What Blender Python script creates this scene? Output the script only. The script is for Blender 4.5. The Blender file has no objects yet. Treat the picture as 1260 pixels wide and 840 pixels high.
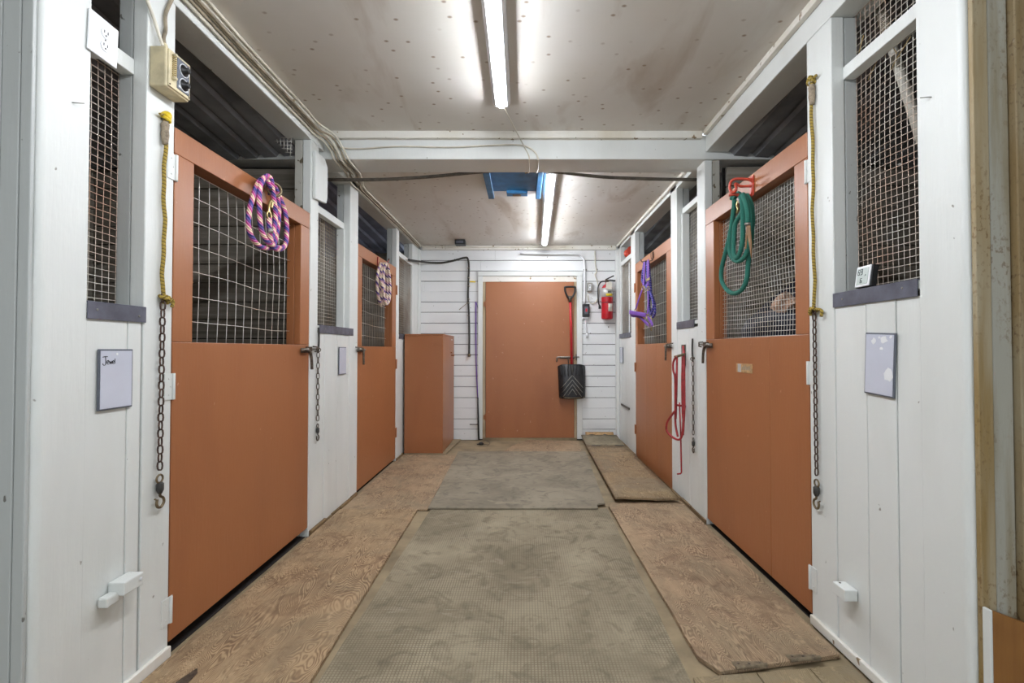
import bpy, math, random
from mathutils import Vector, Matrix

# ------------------------------------------------------------------ camera, world, exposure
sc = bpy.context.scene
COL = sc.collection
CAM_H, PITCH, FPX, CX, CY = 1.17, math.radians(1.0), 580.0, 644.0, 420.0
cd = bpy.data.cameras.new('camera'); cam = bpy.data.objects.new('camera', cd); COL.objects.link(cam)
cd.sensor_fit = 'HORIZONTAL'; cd.sensor_width = 36.0; cd.lens = 36.0 * FPX / 1260.0
cd.shift_x = (630.0 - CX) / 1260.0; cd.clip_start = 0.02; cd.clip_end = 60
cam.location = (0, 0, CAM_H); cam.rotation_euler = (math.pi / 2 + PITCH, 0, 0)
sc.camera = cam
w = bpy.data.worlds.new('world'); sc.world = w; w.use_nodes = True
w.node_tree.nodes['Background'].inputs[0].default_value = (0.85, 0.92, 1.0, 1)
w.node_tree.nodes['Background'].inputs[1].default_value = 0.5
sc.view_settings.view_transform = 'Standard'; sc.view_settings.look = 'None'
sc.view_settings.gamma = 1.0; sc.view_settings.use_curve_mapping = False
sc.view_settings.exposure = 1.8
TUBE = 36.0                      # emission of the LED strip diffusers

XL, XR, YE, YB = -1.343, 1.2285, 1.30, 6.12     # aisle faces of the two side walls, their near ends, the back wall
ZF, ZR = 2.635, 2.52                            # front and rear ceiling heights
R = random.Random(7)

# ------------------------------------------------------------------ measuring helpers: a sight line met with a plane of the building
def _ray(x, y):
    dx = (x - CX) / FPX; dz = (CY - y) / FPX
    return dx, math.cos(PITCH) - dz * math.sin(PITCH), math.sin(PITCH) + dz * math.cos(PITCH)
def atX(x, y, X):
    d = _ray(x, y); t = X / d[0]; return Vector((X, t * d[1], CAM_H + t * d[2]))
def onL(x, y, d=0.0): return atX(x, y, XL + d)       # d: how far the point stands into the aisle
def onR(x, y, d=0.0): return atX(x, y, XR - d)
def onB(x, y, d=0.0):
    q = _ray(x, y); Y = YB - d; t = Y / q[1]; return Vector((t * q[0], Y, CAM_H + t * q[2]))
def atY(x, y, Y):
    q = _ray(x, y); t = Y / q[1]; return Vector((t * q[0], Y, CAM_H + t * q[2]))
def atZ(x, y, Z):
    q = _ray(x, y); t = (Z - CAM_H) / q[2]; return Vector((t * q[0], t * q[1], Z))

# ------------------------------------------------------------------ materials
def lin(h):
    h = h.lstrip('#'); r = []
    for i in (0, 2, 4):
        c = int(h[i:i + 2], 16) / 255.0
        r.append(c / 12.92 if c <= 0.04045 else ((c + 0.055) / 1.055) ** 2.4)
    return (r[0], r[1], r[2], 1.0)
class NT:
    def __init__(s, name):
        s.m = bpy.data.materials.new(name); s.m.use_nodes = True; s.t = s.m.node_tree; s.n = s.t.nodes
        s.b = s.n['Principled BSDF']; s.pos = s.n.new('ShaderNodeNewGeometry').outputs['Position']
    def link(s, a, b): s.t.links.new(a, b)
    def map(s, scale, src=None):
        m = s.n.new('ShaderNodeMapping'); m.inputs['Scale'].default_value = scale; s.link(src or s.pos, m.inputs['Vector']); return m.outputs[0]
    def noise(s, scale, detail=3, vec=None, dist=0.0, rough=0.55):
        n = s.n.new('ShaderNodeTexNoise'); n.inputs['Scale'].default_value = scale; n.inputs['Detail'].default_value = detail
        n.inputs['Distortion'].default_value = dist; n.inputs['Roughness'].default_value = rough
        s.link(vec or s.pos, n.inputs['Vector']); return n.outputs['Fac']
    def ramp(s, fac, stops):
        r = s.n.new('ShaderNodeValToRGB'); e = r.color_ramp.elements
        while len(e) < len(stops): e.new(0.5)
        for i, (p, c) in enumerate(stops): e[i].position = p; e[i].color = c if len(c) == 4 else (*c, 1)
        s.link(fac, r.inputs[0]); return r.outputs[0]
    def step(s, fac, a, b): return s.ramp(fac, [(a, (0, 0, 0, 1)), (b, (1, 1, 1, 1))])
    def mix(s, fac, a, b, blend='MIX'):
        m = s.n.new('ShaderNodeMix'); m.data_type = 'RGBA'; m.blend_type = blend
        for v, i in ((fac, 0), (a, 6), (b, 7)):
            if hasattr(v, 'is_linked') or hasattr(v, 'links'): s.link(v, m.inputs[i])
            else: m.inputs[i].default_value = v
        return m.outputs[2]
    def math(s, op, a, b=None):
        m = s.n.new('ShaderNodeMath'); m.operation = op
        for v, i in ((a, 0), (b, 1)):
            if v is None: continue
            if hasattr(v, 'links'): s.link(v, m.inputs[i])
            else: m.inputs[i].default_value = v
        return m.outputs[0]
    def bump(s, h, strength=0.3, dist=0.01):
        b = s.n.new('ShaderNodeBump'); b.inputs['Strength'].default_value = strength; b.inputs['Distance'].default_value = dist
        s.link(h, b.inputs['Height']); s.link(b.outputs[0], s.b.inputs['Normal'])
    def rnd(s): return s.n.new('ShaderNodeObjectInfo').outputs['Random']
    def done(s, col, rough=0.6, metal=0.0, spec=None):
        if hasattr(col, 'links'): s.link(col, s.b.inputs['Base Color'])
        else: s.b.inputs['Base Color'].default_value = col
        if hasattr(rough, 'links'): s.link(rough, s.b.inputs['Roughness'])
        else: s.b.inputs['Roughness'].default_value = rough
        s.b.inputs['Metallic'].default_value = metal
        if spec is not None: s.b.inputs['Specular IOR Level'].default_value = spec
        return s.m
def plain(name, hexc, rough=0.55, metal=0.0, var=0.12, scale=18, bump=0.0):
    t = NT(name); c = lin(hexc); d = tuple(v * (1 - var * 2.2) for v in c[:3]) + (1,)
    col = t.mix(t.step(t.noise(scale, 4), 0.35, 0.7), c, d)
    if bump: t.bump(t.noise(scale * 2.5, 3), bump, 0.004)
    return t.done(col, rough, metal)
def paint(name, base, dirt, chip, dirt_lo=0.55, chip_lo=0.70, rough=0.42, bump=0.35, stretch=(1, 1, 0.25)):
    t = NT(name); c = lin(base)
    col = t.mix(t.step(t.noise(2.2, 4, t.map(stretch)), dirt_lo, dirt_lo + 0.28), c, lin(dirt))
    col = t.mix(t.math('MULTIPLY', t.rnd(), 0.10), col, lin(dirt))
    ch = t.step(t.noise(24, 2, t.map((1, 1, 0.8))), chip_lo, chip_lo + 0.025)
    col = t.mix(ch, col, lin(chip))
    h = t.math('ADD', t.math('MULTIPLY', t.noise(70, 3, t.map((1, 1, 0.12))), 0.35), t.math('MULTIPLY', t.noise(9, 3), 0.8))
    t.bump(t.math('SUBTRACT', h, t.math('MULTIPLY', ch, 0.5)), bump, 0.006)
    return t.done(col, rough)
def wood(name, light, dark, grey, axis='X', scale=1.0, rough=0.75, gfac=0.35):
    t = NT(name)
    st = {'X': (0.5, 7, 9), 'Y': (7, 0.5, 9), 'Z': (8, 8, 0.5)}[axis]
    g = t.noise(2.0 * scale, 5, t.map(st), 1.2)
    col = t.mix(t.step(g, 0.35, 0.68), lin(light), lin(dark))
    col = t.mix(t.math('MULTIPLY', t.step(t.noise(2.5, 3), 0.35, 0.65), gfac), col, lin(grey))
    col = t.mix(t.math('MULTIPLY', t.rnd(), 0.35), col, lin(dark))
    t.bump(t.noise(14 * scale, 4, t.map(st)), 0.4, 0.004)
    return t.done(col, rough)
def plywood(name, light, dark, dirt, dfac=0.55, off=0.0, spec=0.3):
    t = NT(name)
    mp = t.n.new('ShaderNodeMapping'); mp.inputs['Scale'].default_value = (3.4, 0.9, 1); mp.inputs['Location'].default_value = (off, off * 1.7, 0); t.link(t.pos, mp.inputs['Vector'])
    n = t.noise(1.2, 3.0, mp.outputs[0], 0.7, 0.5)
    ring = t.math('ADD', t.math('MULTIPLY', t.math('SINE', t.math('MULTIPLY', n, 520.0)), 0.5), 0.5)
    fine = t.noise(75, 4, t.map((1, 0.10, 1)), 0.5)
    brk = t.noise(22, 4, t.map((1, 0.35, 1)), 1.0)
    g = t.math('ADD', t.math('MULTIPLY', ring, 0.42), t.math('ADD', t.math('MULTIPLY', fine, 0.5), t.math('MULTIPLY', brk, 0.55)))
    patch = t.step(t.noise(2.6, 4, None, 0.4), 0.36, 0.62)
    col = t.mix(t.math('MULTIPLY', t.step(g, 0.52, 0.95), t.math('ADD', t.math('MULTIPLY', patch, 0.65), 0.30)), lin(light), lin(dark))
    dm = t.math('MULTIPLY', t.step(t.noise(3.2, 6, None, 0.6, 0.68), 0.42, 0.68), dfac)
    col = t.mix(dm, col, lin(dirt))
    dk = t.math('MULTIPLY', t.step(t.noise(6.0, 5, None, 0.8, 0.7), 0.52, 0.70), 0.7)
    col = t.mix(dk, col, lin(dark))
    col = t.mix(t.math('MULTIPLY', t.step(t.noise(26, 5, t.map((1, 0.5, 1)), 0, 0.7), 0.58, 0.70), 0.45), col, lin('#c7ad8a'))
    t.bump(g, 0.35, 0.004)
    return t.done(col, 0.75, spec=spec)
def rubber(name, base, light, dark, grid=0.0):
    t = NT(name)
    a = t.noise(2.2, 6, None, 0.6, 0.62); b = t.noise(9, 5, None, 1.2, 0.6)
    col = t.mix(t.step(a, 0.36, 0.66), lin(base), lin(light))
    col = t.mix(t.math('MULTIPLY', t.step(b, 0.50, 0.70), 0.6), col, lin(dark))
    col = t.mix(t.math('MULTIPLY', t.step(t.noise(5.5, 5, t.map((0.7, 1.6, 1)), 2.0), 0.60, 0.68), 0.5), col, lin('#a39a86'))
    if grid:
        sx = t.n.new('ShaderNodeSeparateXYZ'); t.link(t.pos, sx.inputs[0]); k = 2 * math.pi / grid
        gx = t.math('SINE', t.math('MULTIPLY', sx.outputs[0], k)); gy = t.math('SINE', t.math('MULTIPLY', sx.outputs[1], k))
        pit = t.math('MULTIPLY', t.step(gx, 0.45, 0.9), t.step(gy, 0.45, 0.9))
        groove = t.math('MAXIMUM', t.step(gx, 0.3, 0.9), t.step(gy, 0.3, 0.9))
        wear = t.step(t.noise(1.7, 4, None, 0.5), 0.38, 0.60)
        gm = t.math('MULTIPLY', t.math('MULTIPLY', groove, t.math('ADD', t.math('MULTIPLY', wear, 0.7), 0.3)), 0.6)
        col = t.mix(gm, col, lin(dark))
        t.bump(t.math('SUBTRACT', b, t.math('MULTIPLY', groove, 0.6)), 0.35, 0.003)
    else:
        t.bump(t.math('ADD', b, a), 0.5, 0.006)
    return t.done(col, 0.78, spec=0.25)
def rope_mat(name, cols, twist=26.0, soft=0.04):
    """cols: list of (position, hex) bands wound round the rope along its UV"""
    t = NT(name); uv = t.n.new('ShaderNodeUVMap').outputs[0]
    sx = t.n.new('ShaderNodeSeparateXYZ'); t.link(uv, sx.inputs[0])
    u = t.math('FRACT', t.math('ADD', t.math('MULTIPLY', sx.outputs[0], twist), sx.outputs[1]))
    st = []
    for i, (p, h) in enumerate(cols):
        st.append((p, lin(h)))
        nx = cols[i + 1][0] if i + 1 < len(cols) else 1.0
        st.append((max(p + 0.01, nx - soft), lin(h)))
    col = t.ramp(u, st[:30])
    sn = t.math('SINE', t.math('MULTIPLY', u, 6.2832 * len(cols)))
    t.bump(sn, 0.5, 0.003)
    return t.done(col, 0.85)
def emit(name, hexc, s):
    m = bpy.data.materials.new(name); m.use_nodes = True; b = m.node_tree.nodes['Principled BSDF']
    b.inputs['Base Color'].default_value = (0.9, 0.9, 0.9, 1); b.inputs['Emission Color'].default_value = lin(hexc); b.inputs['Emission Strength'].default_value = s
    return m

M = {}
M['white'] = paint('white_paint', '#dde0dd', '#cbcec9', '#96938a', 0.50, 0.755)
M['white_back'] = paint('white_plank_paint', '#e6e8e8', '#d0d3d3', '#6b665e', 0.50, 0.72, stretch=(0.3, 1, 1))
M['cream'] = paint('cream_trim_paint', '#e4e2da', '#c9c0ac', '#8a7658', 0.45, 0.67)
M['ceiling'] = None
M['grey'] = paint('pale_grey_boards', '#b9bdbb', '#a3a6a3', '#6f6e69', 0.5, 0.70)  # pale grey tone of the inner post pieces and end boards
M['peel'] = paint('peeling_grey_paint', '#b8b7ae', '#8f8878', '#5d5340', 0.42, 0.60)
def _worn(name, a, b, c, lo):
    t = NT(name); col = t.mix(t.step(t.noise(3.0, 5, t.map((6, 1, 0.5))), lo, lo + 0.25), lin(a), lin(b))
    sp = t.math('MULTIPLY', t.step(t.noise(90, 3, t.map((1, 1, 0.7))), 0.54, 0.66), t.step(t.noise(4, 4, t.map((2, 1, 0.6))), 0.40, 0.62))
    col = t.mix(t.math('MULTIPLY', sp, 0.75), col, lin(c))
    col = t.mix(t.step(t.noise(7, 4, t.map((2.5, 1, 1))), 0.68, 0.71), col, lin('#cfccc0'))
    t.bump(t.noise(60, 3, t.map((1, 1, 0.15))), 0.4, 0.004)
    return t.done(col, 0.6)
M['worn_end'] = _worn('worn_grey_paint', '#a3a195', '#877b5e', '#6a5434', 0.45)
M['worn_tan'] = _worn('worn_tan_paint', '#a3967a', '#8d7444', '#6b4e28', 0.40)
M['worn_brown'] = _worn('rust_speckled_paint', '#a09880', '#86714c', '#553820', 0.35)
M['terra'] = paint('terracotta_paint', '#a0663f', '#925a38', '#b58468', 0.50, 0.735, 0.38, 0.25)
M['dark_gap'] = plain('dark_gap', '#2a2622', 0.9)
M['metal_strip'] = plain('blue_grey_sheet_metal', '#6d6f7c', 0.45, 0.35, 0.2, 14)
M['steel'] = plain('galvanised_steel', '#a7a59d', 0.42, 0.7, 0.25, 40)
M['rust'] = plain('rusty_iron', '#5f4a3f', 0.75, 0.35, 0.3, 60)
M['bronze'] = plain('worn_bronze', '#8a7a5f', 0.45, 0.7, 0.25, 50)
M['dusty'] = plain('dusty_iron', '#85765f', 0.8, 0.1, 0.25, 60)
M['gun'] = plain('dull_iron', '#6b5f52', 0.5, 0.6, 0.3, 60)
M['brass'] = plain('pale_brass', '#cdb982', 0.35, 0.8, 0.15, 50)
M['black'] = plain('black_plastic', '#1d1e20', 0.4, 0, 0.1)
M['old_cable'] = plain('old_rubber_cable', '#5f584d', 0.6, 0, 0.25, 30)
M['charcoal'] = plain('charcoal_rubber', '#3d3b37', 0.6, 0, 0.25, 30)
M['wplastic'] = plain('white_plastic', '#e6e8ea', 0.35, 0, 0.03)
M['beige'] = plain('beige_plastic', '#d6c9a4', 0.5, 0, 0.14, 22)
M['cable'] = plain('cream_cable', '#e4decd', 0.5, 0, 0.16, 9)
M['dirty_cable'] = plain('dirty_cable', '#a89b84', 0.6, 0, 0.3, 14)
M['red'] = plain('red_enamel', '#c0202b', 0.35, 0, 0.1)
M['red_rod'] = plain('red_rod_paint', '#ad3438', 0.4, 0.1, 0.2, 30)
M['orange_red'] = plain('orange_red_plastic', '#c94a34', 0.35, 0, 0.12)
M['blue'] = plain('blue_paint', '#3a80b4', 0.5, 0, 0.2, 9)
M['blue_dark'] = plain('blue_paint_dark', '#3678aa', 0.5, 0, 0.2, 9)
M['purple'] = plain('purple_webbing', '#6c3f9c', 0.7, 0, 0.15, 60)
M['slate'] = plain('slate_frame', '#5d626c', 0.45, 0, 0.1)
M['board_face'] = plain('whiteboard_face', '#c9cdda', 0.22, 0, 0.03, 6)
M['ink'] = plain('black_ink', '#26262b', 0.6)
M['grey_ink'] = plain('grey_print', '#8f897b', 0.7)
M['lcd'] = plain('lcd_face', '#b9c4bf', 0.25, 0, 0.04)
M['tape'] = plain('tan_tape', '#c39c6c', 0.6, 0, 0.2, 50)
M['yellow'] = plain('yellow_label', '#e2c52c', 0.5, 0, 0.06)
M['paper'] = plain('white_paper', '#e2ddcf', 0.7, 0, 0.05)
M['silver'] = plain('silver_label', '#c7c6c2', 0.35, 0.25, 0.06)
M['green_rope'] = rope_mat('green_rope', [(0, '#2c7666'), (0.5, '#296f60')], 120)
M['pink_rope'] = rope_mat('pink_purple_rope', [(0, '#cf5a9a'), (0.22, '#ecd0b4'), (0.46, '#d0709a'), (0.62, '#4c4a90'), (0.86, '#8a5a9c')], 13.0)
M['cream_rope'] = rope_mat('purple_cream_rope', [(0, '#dccbb6'), (0.55, '#4c3c80'), (0.78, '#c9a3a8')], 12.0)
M['blue_rope'] = rope_mat('blue_purple_rope', [(0, '#3a3f9a'), (0.5, '#2d2a6a'), (0.75, '#8a78c0')], 40.0)
M['yellow_rope'] = rope_mat('yellow_twisted_rope', [(0, '#a88e3c'), (0.45, '#6d5a24'), (0.75, '#b59d4c')], 75.0)
M['twine'] = plain('grey_twine', '#a69781', 0.9, 0, 0.25, 80)
M['straw'] = plain('straw', '#b79d68', 0.8, 0, 0.2, 40)
M['leather'] = plain('tan_leather', '#8f6a41', 0.7, 0, 0.2, 40)
M['stall'] = wood('weathered_stall_board', '#a1988a', '#6d6455', '#94938b', 'X')
M['stall_y'] = wood('weathered_side_board', '#a1988a', '#6d6455', '#94938b', 'Y')
M['rotten'] = wood('splintered_wood', '#9c815a', '#5d452b', '#7a6a50', 'Y')
M['bare'] = wood('bare_jamb_wood', '#b9a582', '#8d7656', '#d9d3c3', 'Z')
M['floor'] = plain('tan_subfloor', '#9c8b6d', 0.8, 0, 0.2, 5, 0.4)
M['shaded_dirt'] = plain('stall_dirt_with_shade', '#2c2520', 0.95, 0, 0.2, 12, 0.5)  # near-black: the shade in the gaps under the doors is put into this colour
M['ply_a'] = plywood('worn_plywood_golden', '#b29876', '#6a513b', '#7a6f5a', 0.55, 0.0)
M['ply_b'] = plywood('worn_plywood_tan', '#af9678', '#6b5541', '#7f7662', 0.55, 3.3)
M['ply_c'] = plywood('worn_plywood_brown', '#ae9577', '#6a5441', '#807660', 0.6, 7.1)
M['ply_d'] = plywood('worn_plywood_grey', '#9c8768', '#655038', '#7d7260', 0.7, 11.9)
M['plank_floor'] = plywood('grey_floor_plank', '#97876a', '#7d6d52', '#857b68', 0.8, 5.0)
M['stain_ply'] = wood('stained_orange_plywood', '#b8813f', '#8f5c29', '#4a2d16', 'Z', 0.6, 0.6, 0.75)
M['mat_a'] = rubber('olive_ribbed_rubber', '#837964', '#a59a82', '#5c5342', 0.0125)
M['mat_b'] = rubber('grey_smooth_rubber', '#7d7565', '#968d7b', '#5a544a')
M['corr'] = plain('dark_corrugated_metal', '#9da1a6', 0.5, 0.1, 0.3, 3)
M['corr_blue'] = plain('blue_grey_corrugated_metal', '#a3abc6', 0.45, 0.1, 0.25, 3)
M['outer'] = plain('room_plaster', '#b9b7b0', 0.8, 0, 0.1, 2)
M['navy'] = plain('navy_blanket', '#20273a', 0.6, 0, 0.25, 12, 0.4)
M['sack'] = plain('pale_paper_sack', '#d9b39a', 0.7, 0, 0.2, 25, 0.4)
M['pvc'] = plain('grey_pvc', '#c9c4b8', 0.45, 0, 0.15, 15)
M['tube'] = emit('led_diffuser', '#f4f8ff', TUBE)
def _wire(name, a, b):
    t = NT(name); col = t.mix(t.step(t.noise(3.2, 3), 0.42, 0.62), lin(a), lin(b)); return t.done(col, 0.5, 0.25)
M['wire'] = _wire('galvanised_wire', '#e4e1da', '#d2c8b8')
M['wire_rust'] = _wire('rust_tinged_wire', '#e6e1d6', '#d8b29a')
M['wire_dark'] = _wire('dull_wire', '#cfc9bd', '#b09c86')
def _ceil():
    t = NT('ceiling_paint'); c = lin('#dcdad4')
    col = t.mix(t.step(t.noise(0.9, 4), 0.42, 0.72), c, lin('#cfcabf'))
    v = t.n.new('ShaderNodeTexVoronoi'); v.voronoi_dimensions = '2D'; v.inputs['Scale'].default_value = 6.5; v.inputs['Randomness'].default_value = 0.9
    t.link(t.map((1, 1.3, 0)), v.inputs['Vector'])
    spot = t.math('MULTIPLY', t.ramp(v.outputs['Distance'], [(0.0, (1, 1, 1, 1)), (0.05, (0.7, 0.7, 0.7, 1)), (0.085, (0, 0, 0, 1))]), t.step(t.noise(3.5, 2), 0.44, 0.56))
    col = t.mix(t.math('MULTIPLY', spot, 0.85), col, lin('#7d6240'))
    st = t.step(t.noise(1.6, 5, t.map((2.0, 0.6, 1)), 0.5), 0.54, 0.78)
    col = t.mix(t.math('MULTIPLY', st, 0.7), col, lin('#9a8468'))
    t.bump(t.noise(40, 3, t.map((0.3, 1, 1))), 0.15, 0.004)
    return t.done(col, 0.6)
M['ceiling'] = _ceil()

# ------------------------------------------------------------------ mesh building
ORG = {}
class MB:
    def __init__(s): s.v = []; s.f = []; s.uv = {}; s.smooth = set()
    def box(s, x0, x1, y0, y1, z0, z1, M4=None):
        i = len(s.v); x0, x1 = min(x0, x1), max(x0, x1); y0, y1 = min(y0, y1), max(y0, y1); z0, z1 = min(z0, z1), max(z0, z1)
        p = [Vector(q) for q in ((x0, y0, z0), (x1, y0, z0), (x1, y1, z0), (x0, y1, z0), (x0, y0, z1), (x1, y0, z1), (x1, y1, z1), (x0, y1, z1))]
        if M4: p = [M4 @ q for q in p]
        s.v += p; s.f += [tuple(i + k for k in q) for q in ((0, 3, 2, 1), (4, 5, 6, 7), (0, 1, 5, 4), (1, 2, 6, 5), (2, 3, 7, 6), (3, 0, 4, 7))]
        return s
    def prism(s, poly, vec):
        """closed polygon of points, thickened along vec"""
        i = len(s.v); n = len(poly); vec = Vector(vec); p = [Vector(q) for q in poly]
        s.v += p + [q + vec for q in p]
        s.f.append(tuple(i + k for k in reversed(range(n)))); s.f.append(tuple(i + n + k for k in range(n)))
        for k in range(n): s.f.append((i + k, i + (k + 1) % n, i + n + (k + 1) % n, i + n + k))
        return s
    def tube(s, pts, r, n=6, closed=False, flat=None, smooth=True, caps=True):
        pts = [Vector(p) for p in pts]; i0 = len(s.v); m = len(pts); L = 0.0
        rr = r if isinstance(r, (list, tuple)) else [r] * m
        up = None; rings = m
        for k in range(m):
            a = pts[(k - 1) % m] if (closed or k > 0) else pts[k]; b = pts[(k + 1) % m] if (closed or k < m - 1) else pts[k]
            t = (b - a); t = t.normalized() if t.length > 1e-9 else Vector((0, 0, 1))
            if up is None:
                ref = flat if flat else (Vector((0, 0, 1)) if abs(t.z) < 0.9 else Vector((1, 0, 0)))
                up = Vector(ref)
            if flat: up = Vector(flat)
            u = (up - t * up.dot(t)); u = u.normalized() if u.length > 1e-6 else t.orthogonal().normalized()
            up = u; v = t.cross(u)
            if k: L += (pts[k] - pts[k - 1]).length
            for j in range(n):
                an = 2 * math.pi * j / n
                if isinstance(rr[k], (list, tuple)): off = u * (math.cos(an) * rr[k][0]) + v * (math.sin(an) * rr[k][1])
                else: off = (u * math.cos(an) + v * math.sin(an)) * rr[k]
                s.v.append(pts[k] + off)
        d = [0.0]
        for k in range(1, m + 1): d.append(d[-1] + (pts[k % m] - pts[k - 1]).length)
        segs = m if closed else m - 1
        for k in range(segs):
            for j in range(n):
                a = i0 + k * n + j; b = i0 + k * n + (j + 1) % n; k2 = (k + 1) % m
                c = i0 + k2 * n + (j + 1) % n; e = i0 + k2 * n + j
                s.uv[len(s.f)] = ((d[k], j / n), (d[k], (j + 1) / n), (d[k + 1], (j + 1) / n), (d[k + 1], j / n))
                if smooth: s.smooth.add(len(s.f))
                s.f.append((a, b, c, e))
        if not closed and caps:
            s.f.append(tuple(i0 + j for j in reversed(range(n)))); s.f.append(tuple(i0 + (m - 1) * n + j for j in range(n)))
        return s
    def lathe(s, prof, base, axis=(0, 0, 1), n=20, smooth=True):
        """prof: (radius, height) pairs along axis from base"""
        ax = Vector(axis).normalized(); u = ax.orthogonal().normalized(); v = ax.cross(u); base = Vector(base); i0 = len(s.v)
        for r, h in prof:
            for j in range(n):
                an = 2 * math.pi * j / n; s.v.append(base + ax * h + (u * math.cos(an) + v * math.sin(an)) * r)
        for k in range(len(prof) - 1):
            for j in range(n):
                a = i0 + k * n + j; b = i0 + k * n + (j + 1) % n
                if smooth: s.smooth.add(len(s.f))
                s.f.append((a, b, b + n, a + n))
        s.f.append(tuple(i0 + j for j in reversed(range(n)))); s.f.append(tuple(i0 + (len(prof) - 1) * n + j for j in range(n)))
        return s
    def torus(s, c, r, t, axis=(0, 0, 1), n=16, m=6, sx=1.0, sy=1.0, u=None):
        ax = Vector(axis).normalized(); u = Vector(u).normalized() if u else ax.orthogonal().normalized(); v = ax.cross(u); c = Vector(c)
        return s.tube([c + u * (math.cos(2 * math.pi * k / n) * r * sx) + v * (math.sin(2 * math.pi * k / n) * r * sy) for k in range(n)], t, m, closed=True)
    def grid(s, fn, nu, nv, thick=None, smooth=True):
        """surface fn(u,v), thickened along a vector if given"""
        def lay(o):
            i = len(s.v)
            for a in range(nu + 1):
                for b in range(nv + 1): s.v.append(Vector(fn(a / nu, b / nv)) + o)
            return i
        o = Vector(thick) if thick else Vector((0, 0, 0)); i = lay(Vector((0, 0, 0))); j = lay(o) if thick else None
        idx = lambda st, a, b: st + a * (nv + 1) + b
        for a in range(nu):
            for b in range(nv):
                if smooth: s.smooth.add(len(s.f))
                s.f.append((idx(i, a, b), idx(i, a + 1, b), idx(i, a + 1, b + 1), idx(i, a, b + 1)))
                if thick:
                    if smooth: s.smooth.add(len(s.f))
                    s.f.append((idx(j, a, b), idx(j, a, b + 1), idx(j, a + 1, b + 1), idx(j, a + 1, b)))
        if thick:
            for a in range(nu):
                s.f.append((idx(i, a, 0), idx(j, a, 0), idx(j, a + 1, 0), idx(i, a + 1, 0))); s.f.append((idx(i, a, nv), idx(i, a + 1, nv), idx(j, a + 1, nv), idx(j, a, nv)))
            for b in range(nv):
                s.f.append((idx(i, 0, b), idx(i, 0, b + 1), idx(j, 0, b + 1), idx(j, 0, b))); s.f.append((idx(i, nu, b), idx(j, nu, b), idx(j, nu, b + 1), idx(i, nu, b + 1)))
        return s
    def build(s, name, mat, parent=None, bevel=0.0, fix=True):
        lo = Vector((min(p[k] for p in s.v) for k in range(3))); hi = Vector((max(p[k] for p in s.v) for k in range(3)))
        org = (lo + hi) / 2 if parent else Vector(((lo.x + hi.x) / 2, (lo.y + hi.y) / 2, lo.z))
        me = bpy.data.meshes.new(name); me.from_pydata([tuple(p - org) for p in s.v], [], s.f)
        if s.uv:
            ul = me.uv_layers.new(name='UVMap').data
            for fi, q in s.uv.items():
                for k, li in enumerate(me.polygons[fi].loop_indices): ul[li].uv = q[k]
        for fi in s.smooth: me.polygons[fi].use_smooth = True
        me.materials.append(M[mat] if isinstance(mat, str) else mat)
        if fix:
            import bmesh
            b = bmesh.new(); b.from_mesh(me); bmesh.ops.recalc_face_normals(b, faces=b.faces); b.to_mesh(me); b.free()
        o = bpy.data.objects.new(name, me); COL.objects.link(o)
        return place(o, org, parent, bevel)
def place(o, org, parent=None, bevel=0.0):
    org = Vector(org); ORG[o] = org
    if parent: o.parent = parent; o.location = org - ORG[parent]
    else: o.location = org
    if bevel:
        m = o.modifiers.new('bevel', 'BEVEL'); m.width = bevel; m.segments = 2; m.limit_method = 'ANGLE'; m.angle_limit = 0.7
    return o
def empty(name, loc):
    o = bpy.data.objects.new(name, None); COL.objects.link(o); o.empty_display_size = 0.05
    return place(o, loc)
def tag(o, label, cat, group=None, kind=None):
    o['label'] = label; o['category'] = cat
    if group: o['group'] = group
    if kind: o['kind'] = kind
    return o
def thing(name, loc, label, cat, group=None, kind=None): return tag(empty(name, loc), label, cat, group, kind)
def box(name, mat, parent, x0, x1, y0, y1, z0, z1, bevel=0.002): return MB().box(x0, x1, y0, y1, z0, z1).build(name, mat, parent, bevel)
def share(o, org, parent=None, rot=None):
    c = o.copy(); COL.objects.link(c); ORG[c] = Vector(org); c.parent = parent
    c.location = Vector(org) - (ORG[parent] if parent else Vector((0, 0, 0)))
    if rot: c.rotation_euler = rot
    return c
def spline(pts, n=6):
    """Catmull-Rom through points"""
    P = [Vector(p) for p in pts]; out = []
    for i in range(len(P) - 1):
        a = P[max(i - 1, 0)]; b = P[i]; c = P[i + 1]; d = P[min(i + 2, len(P) - 1)]
        for k in range(n):
            t = k / n
            out.append(0.5 * ((2 * b) + (c - a) * t + (2 * a - 5 * b + 4 * c - d) * t * t + (3 * b - a - 3 * c + d) * t ** 3))
    out.append(P[-1]); return out
def D(s, d): return XL - d if s < 0 else XR + d          # depth d behind the aisle face of the side s

# ------------------------------------------------------------------ floor, ceilings, shell
fl = MB().box(-4.3, 4.3, -2.6, 6.3, -0.1, 0).build('floor', 'floor'); tag(fl, 'tan dusty subfloor showing between the mats and plywood', 'floor', kind='structure')
for s_ in (-1, 1):
    o = MB().box(D(s_, 0.02), s_ * 2.94, 1.41, YB - 0.01, 0.0005, 0.004).build('floor', 'shaded_dirt'); tag(o, 'dirt floor of the stalls, shade put into its dark colour, behind the %s' % ('pink rope door' if s_ < 0 else 'green rope door'), 'floor', kind='structure')
c1 = MB().box(-3.2, 3.2, -2.6, 3.17, ZF, ZF + 0.05); c1 = c1.build('ceiling', 'ceiling'); tag(c1, 'white painted plywood ceiling with brown nail spots before the beam', 'ceiling', kind='structure')
c2 = MB().box(XL - 0.02, XR + 0.02, 3.39, YB + 0.1, ZR, ZR + 0.05).build('ceiling', 'ceiling'); tag(c2, 'lower stained white ceiling panel between the beam and the back wall', 'ceiling', kind='structure')
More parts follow.
